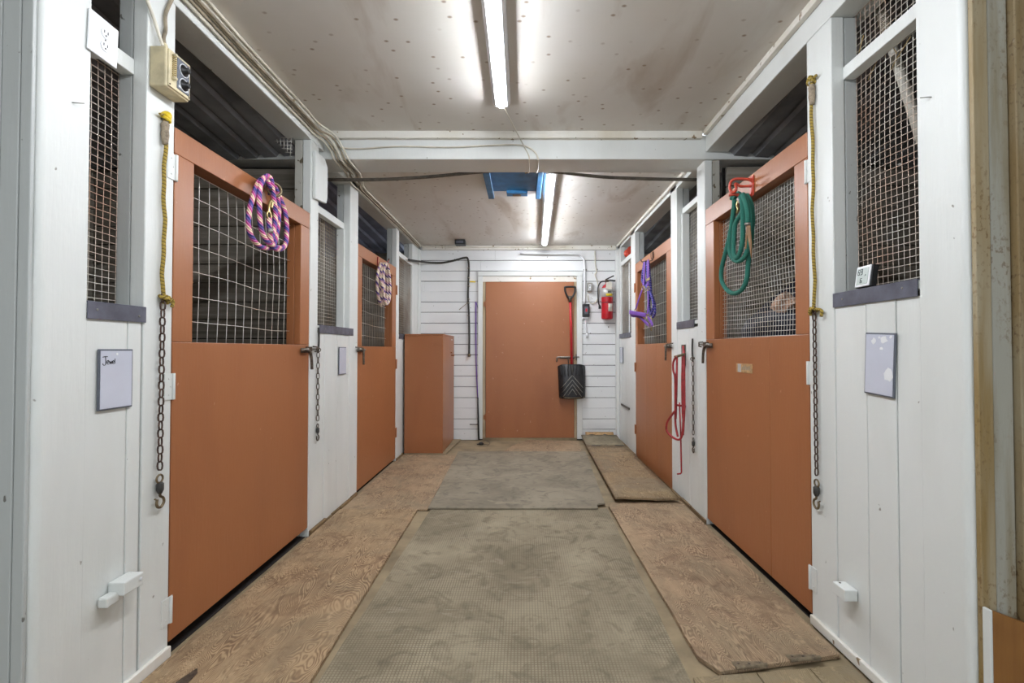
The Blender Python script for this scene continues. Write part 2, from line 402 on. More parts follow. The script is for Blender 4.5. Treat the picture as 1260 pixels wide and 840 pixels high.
# cross beam spanning the aisle and both stalls
bm = empty('beam', (0, 3.16, 2.455)); tag(bm, 'white painted timber beam crossing the aisle under the ceiling', 'beam', kind='structure')
box('timber', 'white', bm, -2.9, 2.6, 3.16, 3.40, 2.455, 2.618, 0.006)
box('moulding', 'cream', bm, XL + 0.005, XR - 0.03, 3.125, 3.17, 2.585, ZF, 0.004)
# shell of the room the camera stands in, and of the stalls
def shell(name, label, *b):
    o = MB().box(*b).build(name, 'outer'); return tag(o, label, 'wall', kind='structure')
shell('wall_front', 'plain pale side wall beyond the grey end boards', -3.25, -3.15, -2.55, 1.38, 0, ZF)
shell('wall_front', 'plain pale side wall beyond the worn brown end boards', 3.15, 3.25, -2.55, 1.38, 0, ZF)
for s in (-1, 1):
    nm = 'wall_left' if s < 0 else 'wall_right'
    side = empty(nm, (D(s, 0), 3.7, 0))
    tag(side, 'white painted timber stall fronts along the aisle, ' + ('with the pink lead rope' if s < 0 else 'with the green lead rope'), 'wall', kind='structure')
    if s < 0:
        openings = dict(corner=(YE, 1.447), posts=[(1.666, 1.80), (2.962, 3.075), (3.64, 3.818), (4.975, 5.08), (5.69, 6.10)])
        lows = [[(1.447, 1.601), (1.603, 1.659)], [(3.077, 3.185), (3.188, 3.40), (3.403, 3.638)], [(5.082, 5.38), (5.383, 5.688)]]
    else:
        openings = dict(corner=(YE + 0.005, 1.457), posts=[(1.862, 2.024), (3.178, 3.318), (3.762, 3.912), (5.178, 5.37), (5.94, 6.10)])
        lows = [[(1.459, 1.555), (1.558, 1.69), (1.693, 1.86)], [(3.32, 3.50), (3.503, 3.76)], [(5.372, 5.66), (5.663, 5.938)]]
    SILL = [1.268, 1.282, 1.29] if s < 0 else [1.338, 1.335, 1.315]
    # near corner post with its ragged, thickly painted arris
    y0, y1 = openings['corner']; mb = MB(); rr = random.Random(11 + s); nz = 90
    prof = []
    ca = cj = 0.5
    for k in range(nz + 1):
        ca += (rr.random() - ca) * 0.35; cj += (rr.random() - cj) * 0.35
        z = ZF * k / nz; amp = 0.004 + (0.010 if (z < 1.35) else 0.0)
        prof.append((z, 0.008 + amp * ca * 1.3, amp * (cj - 0.4)))
    def corner(u, v):
        z, c, j = prof[int(round(v * nz))]
        path = [(D(s, 0.10), y0), (D(s, 0.03), y0), (D(s, c), y0 + j * 0.3), (D(s, c * 0.35), y0 + c * 0.4), (D(s, 0), y0 + c + 0.004), (D(s, 0), y0 + 0.05), (D(s, 0), y1), (D(s, 0.10), y1), (D(s, 0.10), y0)]
        q = path[int(round(u * 8))]; return (q[0], q[1], z)
    mb.grid(corner, 8, nz, smooth=False); mb.smooth = set(f for f in range(len(mb.f)) if f // nz in (2, 3)); mb.build('corner_post', 'white', side)
    for y0, y1 in openings['posts']:
        box('post', 'white', side, D(s, 0), D(s, 0.052), y0, y1, 0, 2.5, 0.004)
        box('post', 'peel' if 2.9 < y0 < 3.2 else 'grey', side, D(s, 0.055), D(s, 0.105), y0 + 0.002, y1 - 0.004, 0, 2.5, 0.004)
    for g, zs in zip(lows, SILL):
        for y0, y1 in g: box('board', 'white', side, D(s, 0.001 + 0.003 * R.random()), D(s, 0.03), y0, y1 - 0.001, 0.012, zs, 0.003)
        y0, y1 = g[0][0], g[-1][1]
        box('lining', 'stall', side, D(s, 0.036), D(s, 0.10), y0, y1, 0, zs + 0.02, 0.002)
        box('sill_board', 'white', side, D(s, 0.003), D(s, 0.105), y0 + 0.002, y1 - 0.002, zs + 0.02, zs + 0.048, 0.003)
    # header over the doors, front and rear bay
    box('header', 'white', side, D(s, 0.0), D(s, 0.15), 1.30, 3.157, 2.502, ZF, 0.004)
    box('header', 'white', side, D(s, 0.0), D(s, 0.13), 3.40, YB - 0.015, 2.455 if s < 0 else 2.465, ZR + 0.05, 0.004)
    # low worn strip along the foot
    ft = [(1.30, 1.80)] if s < 0 else [(1.30, 2.02)]
    for y0, y1 in ft: box('foot_strip', 'cream', side, D(s, -0.014), D(s, 0.002), y0, y1, 0.012, 0.055 if s < 0 else 0.05, 0.004)
    for y0, y1 in (((2.97, 3.80), (4.98, 5.24)) if s < 0 else ((3.18, 3.90), (5.18, 6.02))):
        rr = random.Random(int(y0 * 100)); yy = y0
        while yy < y1:
            ye = min(y1, yy + 0.10 + 0.25 * rr.random()); box('splintered_foot', 'rotten', side, D(s, -0.010 - 0.012 * rr.random()), D(s, 0.0005), yy, ye - 0.004, 0.0, 0.022 + 0.016 * rr.random(), 0.003); yy = ye
# ceiling trims along the tops of the walls
def trim(n, label, *b):
    o = MB().box(*b).build('trim_%d' % n, 'cream', None, 0.004); tag(o, label, 'trim', kind='structure')
trim(1, 'cream moulding under the front ceiling above the green rope door', XR - 0.028, XR - 0.001, 1.30, 3.12, 2.60, ZF - 0.001)
trim(2, 'cream moulding under the rear ceiling above the purple halter door', XR - 0.028, XR - 0.001, 3.405, YB - 0.06, 2.492, ZR - 0.001)
trim(3, 'cream moulding under the front ceiling behind the cable run', XL + 0.001, XL + 0.024, 1.30, 3.12, 2.60, ZF - 0.001)
trim(4, 'cream moulding under the rear ceiling behind the cable run', XL + 0.001, XL + 0.024, 3.405, YB - 0.06, 2.492, ZR - 0.001)
trim(5, 'stained cream moulding where the back wall meets the ceiling', XL + 0.03, XR - 0.03, YB - 0.05, YB - 0.004, 2.462, ZR - 0.001)

# end faces towards the camera: vertical boards
e = empty('wall_front_left', (-2.2, YE + 0.05, 0)); tag(e, 'pale grey vertical end boards beside the outlet window', 'wall', kind='structure')
for x0, x1 in ((-1.388, -1.356), (-1.441, -1.391), (-1.60, -1.444), (-1.80, -1.603), (-3.15, -1.803)):
    box('board', 'grey', e, x0, x1, YE - 0.012 + 0.004 * R.random(), YE + (0.0 if x1 > -1.4 else 0.02), 0, ZF - 0.002, 0.003)
box('backing', 'stall', e, -3.15, -1.446, YE + 0.025, YE + 0.10, 0, ZF - 0.002)
e = empty('wall_front_right', (2.2, YE + 0.05, 0)); tag(e, 'worn grey-brown vertical end boards beside the thermometer window', 'wall', kind='structure')
for x0, x1, yo in ((1.243, 1.285, 0.002), (1.288, 1.343, 0.006), (1.346, 1.56, -0.012), (1.563, 1.80, 0.0), (1.803, 3.15, 0.0)):
    box('board', 'worn_brown' if 1.3 < x0 < 1.5 else ('worn_tan' if x0 < 1.26 else 'worn_end'), e, x0, x1, YE - 0.012 + yo, YE + (0.004 if x1 < 1.33 else 0.02), 0, ZF - 0.002, 0.003)
box('backing', 'stall', e, 1.35, 3.15, YE + 0.025, YE + 0.10, 0, ZF - 0.002)
sp = MB().prism([(1.252, YE - 0.030, 0.02), (1.60, YE - 0.030, 0.02), (1.60, YE - 0.030, 0.345), (1.385, YE - 0.030, 0.424), (1.262, YE - 0.030, 0.469), (1.252, YE - 0.030, 0.469)], (0, 0.014, 0)).build('plywood_offcut', 'stain_ply', None, 0.001)
tag(sp, 'stained orange plywood offcut with slanted top on the worn end boards', 'plywood')
MB().box(1.243, 1.2515, YE - 0.031, YE - 0.010, 0.01, 0.475).build('edge_strip', 'white', sp, 0.002)

# ---- stalls behind the fronts
for s in (-1, 1):
    tagside = 'pink lead rope' if s < 0 else 'green lead rope'
    xo = s * 2.95
    for k, (yp, what) in enumerate(((3.22, 'between the two stalls'), (YB - 0.02, 'at the back of the far stall'))):
        pw = empty('partition', ((D(s, 0.2) + xo) / 2, yp, 0)); tag(pw, 'weathered grey plank partition %s on the %s side' % (what, tagside), 'partition', kind='structure')
        z = 0.01; rr = random.Random(3 + k + s)
        while z < 2.40:
            h = 0.118 + 0.03 * rr.random(); z1 = min(z + h, 2.448)
            o = rr.random() * 0.008
            box('plank', 'stall', pw, D(s, 0.175), xo, yp + o, yp + 0.035, z + 0.002, z1 - 0.003, 0.003); z = z1
        box('backing', 'dark_gap', pw, D(s, 0.175), xo, yp + 0.088, yp + 0.10, 0, 2.455, 0)  # unseen dark sheet added to stop outside light leaking between the planks
        box('stud', 'stall_y', pw, D(s, 0.75), D(s, 0.84), yp + 0.04, yp + 0.085, 0, 2.448)
    ow = empty('wall_outer', (xo, 3.7, 0)); tag(ow, 'weathered plank outer wall of the stalls on the %s side' % tagside, 'wall', kind='structure')
    z = 0.01
    while z < 2.55:
        z1 = z + 0.14 + 0.03 * R.random()
        box('plank', 'stall_y', ow, xo + s * (0.01 * R.random()), xo + s * 0.05, 1.34, YB + 0.1, z + 0.002, z1 - 0.003, 0.003); z = z1
    box('backing', 'dark_gap', ow, xo + s * 0.055, xo + s * 0.07, 1.34, YB + 0.12, 0, 2.75, 0)  # added out of sight to keep world light from the outer plank joints
    # corrugated sheet ceilings, ridges running along the aisle
    for k, (y0, y1, zc, mt) in enumerate(((1.40, 3.155, 2.64, 'corr'), (3.41, YB + 0.05, 2.60, 'corr_blue' if s < 0 else 'corr'))):
        X0, X1 = D(s, 0.155), xo; n = 44
        def cor(u, v, X0=X0, X1=X1, y0=y0, y1=y1, zc=zc):
            x = X0 + (X1 - X0) * u; ph = (u * n) % 4
            z = zc - 0.10 * u - 0.16 * v + (0.022 if ph < 1 else 0.0)
            return (x, y0 + (y1 - y0) * v, z)
        o = MB().grid(cor, n * 2, 1, thick=(0, 0, 0.004), smooth=False).build('ceiling', mt)
        tag(o, 'dark corrugated sheet ceiling over the %s stall on the %s side' % ('near' if k == 0 else 'far', tagside), 'ceiling', kind='structure')

# ---- back wall of horizontal planks
bw = empty('wall_back', (0, YB, 0)); tag(bw, 'white painted horizontal plank wall at the end of the aisle', 'wall', kind='structure')
box('backing', 'dark_gap', bw, XL - 0.02, XR + 0.02, YB + 0.012, YB + 0.08, 0, ZR + 0.05, 0)
zz = [0.004]
while zz[-1] < ZR: zz.append(zz[-1] + 0.137 + 0.008 * (R.random() - 0.5))
for i in range(len(zz) - 1):
    z0, z1 = zz[i] + 0.001, min(zz[i + 1] - (0.006 if R.random() < 0.7 else 0.0015), ZR)
    if z1 - z0 < 0.02: continue
    if z1 < 2.14:
        cuts = [(XL, -0.585), (0.765, XR)]
        if i == 14: cuts = [(XL, -1.29), (-1.287, -0.585), (0.765, XR)]
    else: cuts = [(XL, -0.62 + 0.3 * R.random()), (0, XR)]
    if z1 >= 2.14: cuts = [(XL, cuts[0][1] - 0.001), (cuts[0][1] + 0.001, XR)]
    for x0, x1 in cuts:
        o = 0.004 * R.random(); sg = 0.002 * (R.random() - 0.5)
        MB().prism([(x0, YB - o, z0 + sg), (x1, YB - o, z0 - sg), (x1, YB - o, z1 - sg), (x0, YB - o, z1 + sg)], (0, 0.012 + o, 0)).build('plank', 'white_back', bw, 0.0012)
box('corner_board', 'white', bw, XR - 0.036, XR - 0.001, YB - 0.10, YB - 0.005, 0.01, 2.46, 0.003)
box('corner_board', 'white', bw, XL + 0.001, XL + 0.012, YB - 0.14, YB - 0.005, 0.01, 2.46, 0.003)

# ---- windows: wire mesh in a timber frame behind a metal-clad sill
def mesh_wires(s, dep, y0, y1, z0, z1, dy, dz, r, mat, parent, sag=0.0, seed=1):
    mb = MB(); rr = random.Random(seed); X = D(s, dep)
    ny = max(1, int(round((y1 - y0) / dy))); nz = max(1, int(round((z1 - z0) / dz)))
    ph = [rr.random() * 6.28 for _ in range(6)]
    def wob(y, z):
        a = (y - y0) / (y1 - y0); b = (z - z0) / (z1 - z0)
        e = math.sin(math.pi * a) * math.sin(math.pi * b)
        return Vector((X + sag * 0.8 * e * math.sin(3.1 * a + 2 * b + ph[0]) * s, y + sag * (math.sin(5.5 * b + ph[1]) * 0.8 + 0.4 * math.sin(9 * b + ph[2] + 4 * a)) * min(1, 4 * a * (1 - a) + 0.2), z + sag * (math.sin(4.2 * a + ph[3]) + 0.4 * math.sin(9 * a + 3 * b + ph[4])) * min(1, 4 * b * (1 - b) + 0.1)))
    seg = 10 if sag else 2
    for k in range(ny + 1):
        y = y0 + (y1 - y0) * k / ny; mb.tube([wob(y, z0 + (z1 - z0) * q / seg) for q in range(seg + 1)], r, 4)
    for k in range(nz + 1):
        z = z0 + (z1 - z0) * k / nz; mb.tube([wob(y0 + (y1 - y0) * q / seg, z) + Vector((s * -r * 1.6, 0, 0)) for q in range(seg + 1)], r, 4)
    o = mb.build('wire_mesh', mat, parent, fix=False); o['kind'] = 'stuff'; return o
def screw(parent, p, axis, r=0.004, mat='steel'):
    return MB().lathe([(r, 0), (r, 0.0012), (r * 0.6, 0.002)], p, axis, 8).build('screw', mat, parent)
WIN = [(-1, 1.447, 1.666, 1.268, 2.150, 2.205, 'beside the duplex outlet', 'wire_rust', (1.447, 1.671)),
       (-1, 3.077, 3.64, 1.282, 2.10, 2.15, 'between the two doors with coiled lead ropes', 'wire_dark', (3.10, 3.71)),
       (-1, 5.082, 5.69, 1.29, 2.185, 2.235, 'above the terracotta cabinet', 'wire_dark', (5.09, 5.70)),
       (1, 1.459, 1.862, 1.338, 2.245, 2.295, 'with the digital thermometer on its sill', 'wire_rust', (1.463, 1.862)),
       (1, 3.32, 3.762, 1.335, 2.255, 2.30, 'between the doors with the green rope and purple halter', 'wire', (3.38, 3.765)),
       (1, 5.372, 5.94, 1.315, 2.22, 2.275, 'beside the fire extinguisher', 'wire_dark', (5.40, 6.10))]
WOBJ = []
for i, (s, y0, y1, zs, zr0, zr1, lab, wm, clad) in enumerate(WIN):
    wd = empty('window_%d' % (i + 1), (D(s, 0.05), (y0 + y1) / 2, zs)); tag(wd, 'wire mesh stall window %s' % lab, 'window', kind='structure'); WOBJ.append(wd)
    top = 2.50 if y0 < 3.1 else 2.452
    sag = 0.004 if i in (0, 3) else 0.0
    far = i in (2, 5); dm = 0.022 if far else 0.098
    mesh_wires(s, dm, y0 + 0.004, y1 - 0.004, zs + 0.05, top if i == 3 else zr0 + 0.02, 0.0254, 0.0254, 0.00115 if i in (0, 3) else 0.0017, wm, wd, sag, i + 5)
    box('rail', 'white', wd, D(s, 0.002 if far else 0.045), D(s, 0.05 if far else 0.092), y0 + 0.001, y1 - 0.001, zr0, zr1, 0.003)
    if i in (1, 4):
        for ya, yb in ((y0 + 0.001, y0 + 0.03), (y1 - 0.034, y1 - 0.001)): box('stile', 'white', wd, D(s, 0.035), D(s, 0.092), ya, yb, zs + 0.049, zr0 - 0.001, 0.003)
        ym = y0 + (y1 - y0) * (0.62 if s < 0 else 0.5)
        box('brace', 'stall_y', wd, D(s, 0.115), D(s, 0.14), ym, ym + 0.03, zs + 0.05, zr1, 0.002)
    # folded sheet metal over the sill edge
    c = MB(); ya, yb = clad
    c.box(D(s, -0.005), D(s, -0.001), ya, yb, zs - 0.002, zs + 0.052); c.box(D(s, -0.005), D(s, 0.035), ya + 0.001, yb - 0.001, zs + 0.0495, zs + 0.0535)
    o = c.build('sill', 'metal_strip', wd, 0.001)
    for q in (0.14, 0.86): screw(o, (D(s, -0.005), ya + (yb - ya) * q, zs + 0.012 + 0.02 * R.random()), (-s, 0, 0))

# ---- doors
def hinge(parent, s, y, z, mat, side, h=0.10):
    """butt hinge; side +1 puts the jamb leaf towards larger y"""
    mb = MB(); f = -0.003
    mb.box(D(s, f), D(s, 0.0), y, y + side * 0.042, z - h / 2, z + h / 2); mb.box(D(s, f), D(s, 0.0), y, y - side * 0.012, z - h / 2, z + h / 2)
    mb.tube([(D(s, f - 0.002), y, z - h / 2), (D(s, f - 0.002), y, z + h / 2)], 0.006, 8)
    o = mb.build('hinge', mat, parent, 0.0008)
    for q in (-0.3, 0.0, 0.3): screw(o, (D(s, f), y + side * (0.022 if q else 0.012), z + q * h), (-s, 0, 0), 0.003, mat)
    return o
def latch(parent, s, y, z, side):
    """slam latch: plate, sliding bolt, hanging handle; side points from the door to its keeper post"""
    mb = MB(); mb.box(D(s, -0.006), D(s, 0.0), y - side * 0.115, y + side * 0.002, z - 0.012, z + 0.018)
    mb.box(D(s, -0.03), D(s, -0.004), y - side * 0.06, y - side * 0.02, z - 0.004, z + 0.026)
    o = mb.build('latch', 'gun', parent, 0.003)
    MB().tube([(D(s, -0.018), y - side * 0.125, z + 0.006), (D(s, -0.02), y - side * 0.06, z + 0.010), (D(s, -0.018), y + side * 0.06, z + 0.012)], 0.008, 8).build('bolt', 'steel', o)
    MB().tube(spline([(D(s, -0.022), y - side * 0.10, z + 0.006), (D(s, -0.03), y - side * 0.055, z - 0.006), (D(s, -0.034), y - side * 0.04, z - 0.05), (D(s, -0.036), y - side * 0.038, z - 0.115)], 5), [0.006] * 5 + [0.009] * 5 + [0.0085] * 6, 8).build('handle', 'gun', o)
    MB().tube([(D(s, -0.012), y + side * 0.05, z - 0.005), (D(s, -0.028), y + side * 0.052, z - 0.002), (D(s, -0.028), y + side * 0.052, z + 0.025), (D(s, 0.001), y + side * 0.052, z + 0.028)], 0.005, 6).build('keeper', 'gun', o)
    return o
def stall_door(n, s, y0, y1, z0, z1, zsill, st0, st1, top, mesh, label, hinge_side, splits=(), cells=(0.0508, 0.1016), wr=0.0022, hmat='white', hz=()):
    d = empty('door_%d' % n, (D(s, 0.02), (y0 + y1) / 2, z0)); tag(d, label, 'door', kind='structure')
    ys = [y0] + list(splits) + [y1]
    for a, b in zip(ys, ys[1:]): box('panel', 'terra', d, D(s, 0.002), D(s, 0.04), a + 0.0008, b - 0.0008, z0, zsill, 0.0025)
    box('stile', 'terra', d, D(s, 0.002), D(s, 0.04), y0, y0 + st0, zsill + 0.001, z1 - top - 0.001, 0.0025)
    box('stile', 'terra', d, D(s, 0.002), D(s, 0.04), y1 - st1, y1, zsill + 0.001, z1 - top - 0.001, 0.0025)
    box('top_rail', 'terra', d, D(s, 0.002), D(s, 0.04), y0, y1, z1 - top, z1, 0.0025)
    # inner frame that the mesh is nailed to
    box('inner_frame', 'terra', d, D(s, 0.041), D(s, 0.085), y0 + st0 * 0.35, y0 + st0 + 0.002, zsill - 0.05, z1 - top * 0.4, 0.002)
    box('inner_frame', 'terra', d, D(s, 0.041), D(s, 0.085), y1 - st1 - 0.002, y1 - st1 * 0.35, zsill - 0.05, z1 - top * 0.4, 0.002)
    box('inner_frame', 'terra', d, D(s, 0.041), D(s, 0.085), y0 + st0 + 0.003, y1 - st1 - 0.003, z1 - top + 0.002, z1 - top * 0.4, 0.002)
    mesh_wires(s, 0.06 if cells[0] < 0.04 else 0.07, y0 + st0 - 0.002, y1 - st1 + 0.004, zsill - 0.02, z1 - top - 0.01, cells[0], cells[1], wr, mesh, d, 0.010, n)
    yh = y0 if hinge_side < 0 else y1
    for z in hz: hinge(d, s, yh, z, hmat, hinge_side)
    latch(d, s, (y1 if hinge_side < 0 else y0), 1.163 if s < 0 else 1.195, -hinge_side)
    return d
d1 = stall_door(1, -1, 1.806, 2.955, 0.062, 2.03, 1.20, 0.108, 0.115, 0.10, 'wire', 'terracotta stall door with open wire grid hung with a pink lead rope', -1, (), (0.069, 0.105), 0.0016, hz=(1.87, 1.03, 0.185))
d2 = stall_door(2, -1, 3.824, 4.968, 0.03, 2.038, 1.20, 0.10, 0.14, 0.10, 'wire_dark', 'terracotta stall door beside the cabinet hung with a cream and purple rope', 1, (), hmat='terra', hz=(1.80, 1.02, 0.30))
d3 = stall_door(3, 1, 2.03, 3.172, 0.045, 2.115, 1.237, 0.10, 0.135, 0.11, 'wire', 'terracotta stall door with fine mesh hung with a green lead rope', -1, (2.357,), (0.0262, 0.0262), 0.0014, hz=(1.94, 1.07, 0.20))
d4 = stall_door(4, 1, 3.918, 5.172, 0.012, 2.11, 1.228, 0.13, 0.09, 0.105, 'wire', 'terracotta stall door hung with the purple halter', 1, (4.36, 4.72), hmat='terra', hz=(1.85, 0.98, 0.30))
tp = MB().box(D(1, -0.0015), D(1, 0.002), 2.532, 2.72, 1.042, 1.092).build('tape_label', 'tape', d3); tp['label'] = 'tan tape label with faded grey print'
MB().box(D(1, -0.002), D(1, -0.0014), 2.66, 2.70, 1.044, 1.090).build('faded_stripe', 'silver', tp)
for k in range(6): MB().box(D(1, -0.002), D(1, -0.0014), 2.645 - 0.016 * k, 2.637 - 0.016 * k, 1.058, 1.074 + 0.004 * (k % 3)).build('faded_print', 'grey_ink', tp)
# the back door
bd = empty('door_5', (0.085, YB - 0.02, 0.02)); tag(bd, 'plain terracotta back door with the snow shovel hanging on it', 'door', kind='structure')
box('panel', 'terra', bd, -0.488, 0.655, YB - 0.022, YB + 0.010, 0.035, 2.05, 0.003)
for x0, x1 in ((-0.588, -0.528), (0.692, 0.762)): box('casing', 'white', bd, x0, x1, YB - 0.032, YB + 0.005, 0.02, 2.125, 0.003)
box('casing', 'white', bd, -0.588, 0.762, YB - 0.030, YB + 0.005, 2.127, 2.185, 0.003)
for x0, x1 in ((-0.527, -0.492), (0.658, 0.691)): box('jamb', 'bare', bd, x0, x1, YB - 0.012, YB + 0.01, 0.02, 2.052, 0.002)
box('jamb', 'cream', bd, -0.527, 0.691, YB - 0.014, YB + 0.01, 2.053, 2.126, 0.002)
box('threshold', 'floor', bd, -0.527, 0.691, YB - 0.035, YB + 0.01, 0.001, 0.033, 0.002)
for z in (1.76, 0.30):
    h = MB().box(-0.515, -0.43, YB - 0.026, YB - 0.0215, z - 0.028, z + 0.028).tube([(-0.490, YB - 0.028, z - 0.045), (-0.490, YB - 0.028, z + 0.045)], 0.007, 8).build('hinge', 'terra', bd, 0.001)
p = onB(694, 440); lz = p.z
lt = MB().box(0.47, 0.66, YB - 0.028, YB - 0.0225, lz - 0.012, lz + 0.016).build('latch', 'gun', bd, 0.002)
MB().tube([(0.43, YB - 0.045, lz - 0.05), (0.432, YB - 0.045, lz + 0.004), (0.44, YB - 0.045, lz + 0.01), (0.60, YB - 0.045, lz + 0.01), (0.72, YB - 0.040, lz + 0.012)], 0.008, 8).build('bolt', 'steel', lt)
MB().tube(spline([(0.56, YB - 0.045, lz + 0.008), (0.575, YB - 0.05, lz - 0.02), (0.58, YB - 0.052, lz - 0.07)], 4), 0.007, 8).build('handle', 'gun', lt)
MB().tube([(0.68, YB - 0.033, lz - 0.03), (0.68, YB - 0.052, lz - 0.02), (0.68, YB - 0.052, lz + 0.035), (0.68, YB - 0.033, lz + 0.045)], 0.006, 6).build('keeper', 'gun', lt)

# ------------------------------------------------------------------ floor coverings
def sheet(name, mat, pts, z, th, label, cat, bevel=0.002, warp=None):
    o = MB().prism([(x, y, z) for x, y in pts], (0, 0, th)).build(name, mat, None, bevel); return tag(o, label, cat)
def ragged(pts, amp, seed, step=0.12):
    rr = random.Random(seed); out = []
    for i, p in enumerate(pts):
        q = pts[(i + 1) % len(pts)]; n = max(1, int(math.hypot(q[0] - p[0], q[1] - p[1]) / step))
        for k in range(n):
            t = k / n; out.append((p[0] + (q[0] - p[0]) * t + (amp * (rr.random() - 0.5) if k else 0), p[1] + (q[1] - p[1]) * t + (amp * (rr.random() - 0.5) if k else 0)))
    return out
m1 = sheet('rubber_mat', 'mat_a', ragged([(-0.735, 0.9), (0.575, 0.9), (0.612, 3.46), (-0.672, 3.46)], 0.006, 1), 0.001, 0.012, 'large olive rubber mat with fine ribbed grid near the plywood sheets', 'rubber mat', 0.002)
m2 = sheet('rubber_mat', 'mat_b', ragged([(-0.690, 3.435), (0.54, 3.43), (0.545, 3.50), (0.565, 3.525), (0.61, 3.535), (0.70, 5.33), (-0.735, 5.33)], 0.008, 2), 0.014, 0.013, 'smooth grey rubber mat in the middle of the aisle with notched corner', 'rubber mat', 0.003)
p1 = sheet('plywood_sheet', 'ply_a', ragged([(XL + 0.018, 1.20), (-0.735 - 0.002, 1.20), (-0.765, 3.425), (XL + 0.018, 3.425)], 0.005, 3), 0.001, 0.018, 'long worn golden plywood sheet below the near door with the pink rope', 'plywood', 0.001)
p2 = sheet('plywood_sheet', 'ply_b', ragged([(XL + 0.02, 3.437), (-0.695, 3.437), (-0.738, 5.225), (XL + 0.02, 5.225)], 0.006, 4), 0.001, 0.0125, 'worn tan plywood sheet running up to the cabinet', 'plywood', 0.001)
p3 = sheet('plywood_sheet', 'ply_c', ragged([(0.705, 1.705), (0.80, 1.725), (1.195, 1.80), (1.198, 3.60), (0.640, 3.56), (0.628, 3.5), (0.655, 1.79)], 0.005, 5), 0.004, 0.017, 'worn brown plywood sheet below the near door with the green rope', 'plywood', 0.001)
def raised(u, v):
    y = 3.555 + (5.55 - 3.555) * v; x = 0.690 + (0.045 * v) + (1.165 + 0.03 * v - 0.690 - 0.045 * v) * u
    return (x, y + 0.006 * math.sin(u * 17), 0.045 - 0.012 * v + 0.006 * math.sin(u * 5 + 1) * (1 - v))
p4 = MB().grid(raised, 8, 10, thick=(0, 0, 0.016)).build('plywood_sheet', 'ply_d'); tag(p4, 'raised grey-brown plywood flap below the purple halter', 'plywood')
box('batten', 'ply_d', p4, 0.76, 1.13, 3.82, 3.86, 0.0, 0.040, 0.001); box('batten', 'ply_d', p4, 0.78, 1.16, 5.40, 5.44, 0.0, 0.032, 0.001)
for x in (0.80, 1.07): box('hinge', 'gun', p4, x, x + 0.10, 5.505, 5.555, 0.0495, 0.054, 0.001)
p5 = MB().grid(lambda u, v: (0.742 + 0.45 * u, 5.565 + 0.50 * v, 0.035 + 0.03 * v), 4, 4, thick=(0, 0, 0.014)).build('ramp_board', 'mat_a'); tag(p5, 'short ribbed ramp board in the back corner below the extinguisher', 'board')
box('batten', 'ply_d', p5, 0.77, 1.17, 5.62, 5.66, 0.0, 0.0375, 0.001); box('batten', 'ply_d', p5, 0.77, 1.17, 6.0, 6.04, 0.0, 0.060, 0.001)
pc = MB().grid(lambda u, v: (0.80 + 0.36 * u, 6.065 + 0.045 * v, 0.055 + 0.035 * math.sin(u * 7) ** 2 * (1 - v) + 0.05 * v), 10, 3, thick=(0, 0, 0.004)).build('brown_paper', 'tape'); tag(pc, 'crumpled brown paper strip tucked behind the ramp board', 'paper')
p6 = sheet('plywood_sheet', 'ply_b', ragged([(-0.225, 5.355), (0.655, 5.36), (0.70, 5.97), (0.05, 6.02), (-0.12, 5.70)], 0.008, 6), 0.003, 0.018, 'thin curved plywood piece lying before the back door', 'plywood', 0.001)
for k, (x0, x1) in enumerate(((0.60, 0.835), (0.839, 1.04), (1.043, 1.205))):
    o = sheet('floor_plank', 'plank_floor', [(x0, 1.1), (x1, 1.1), (x1, 1.695 + 0.11 * (x1 - 0.66)), (x0, 1.695 + 0.11 * (x0 - 0.66))], 0.001, 0.011, ('grey floor plank beside the large rubber mat', 'grey floor plank between the two hinged floor planks', 'grey floor plank against the foot of the thermometer wall')[k], 'plank', 0.002)
for k, (x, y) in enumerate(((0.765, 1.725), (0.985, 1.765))):
    h = MB().box(x, x + 0.115, y - 0.004, y + 0.030, 0.0215, 0.0245).tube([(x, y - 0.008, 0.026), (x + 0.12, y + 0.008, 0.026)], 0.007, 8).build('floor_hinge', 'dusty', p3, 0.001)
    for q in (0.02, 0.06, 0.1): screw(h, (x + q, y + 0.018, 0.0245), (0, 0, 1), 0.005, 'gun')
h = MB().prism([tuple(atZ(x, y, 0.0192)) for x, y in ((216, 840), (243, 822), (243, 828), (226, 846))], (0, 0, 0.003)).build('strap_hinge', 'gun', p1, 0.0008)
sb = sheet('floor_board', 'floor', [(-1.32, 5.235), (-0.86, 5.235), (-0.80, 6.08), (-1.32, 6.08)], 0.001, 0.02, 'low tan board under the cabinet', 'board')

# ------------------------------------------------------------------ LED strip lights
def led(x0, x1, y0, y1, z, label):
    t = thing('led_strip_light', ((x0 + x1) / 2, (y0 + y1) / 2, z - 0.07), label, 'light', 'LED strip lights on the ceiling')
    hv = Vector((1, 0, 0)); a = Vector((x0, y0, 0)); b = Vector((x1, y1, 0)); L = b - a
    sec = [(-0.052, 0), (0.052, 0), (0.050, -0.028), (0.034, -0.048), (-0.034, -0.048), (-0.050, -0.028)]
    MB().prism([a + Vector((p, 0, z - 0.001 + q)) for p, q in sec], L).build('housing', 'wplastic', t, 0.001)
    dsec = [(-0.018, -0.0495), (0.018, -0.0495), (0.018, -0.062), (0.010, -0.069), (-0.010, -0.069), (-0.018, -0.062)]
    u = L.normalized() * 0.02
    MB().prism([a + u + Vector((p, 0, z + q)) for p, q in dsec], L - 2 * u).build('diffuser', 'tube', t)
    for c, d in ((a, L.normalized()), (b, -L.normalized())):
        MB().prism([c - d * 0.004 + Vector((p * 1.02, 0, z - 0.001 + q * 1.02)) for p, q in sec], d * 0.006).build('end_cap', 'wplastic', t)
led(-0.118, -0.127, 0.30, 2.72, ZF, 'long white LED strip light before the beam')
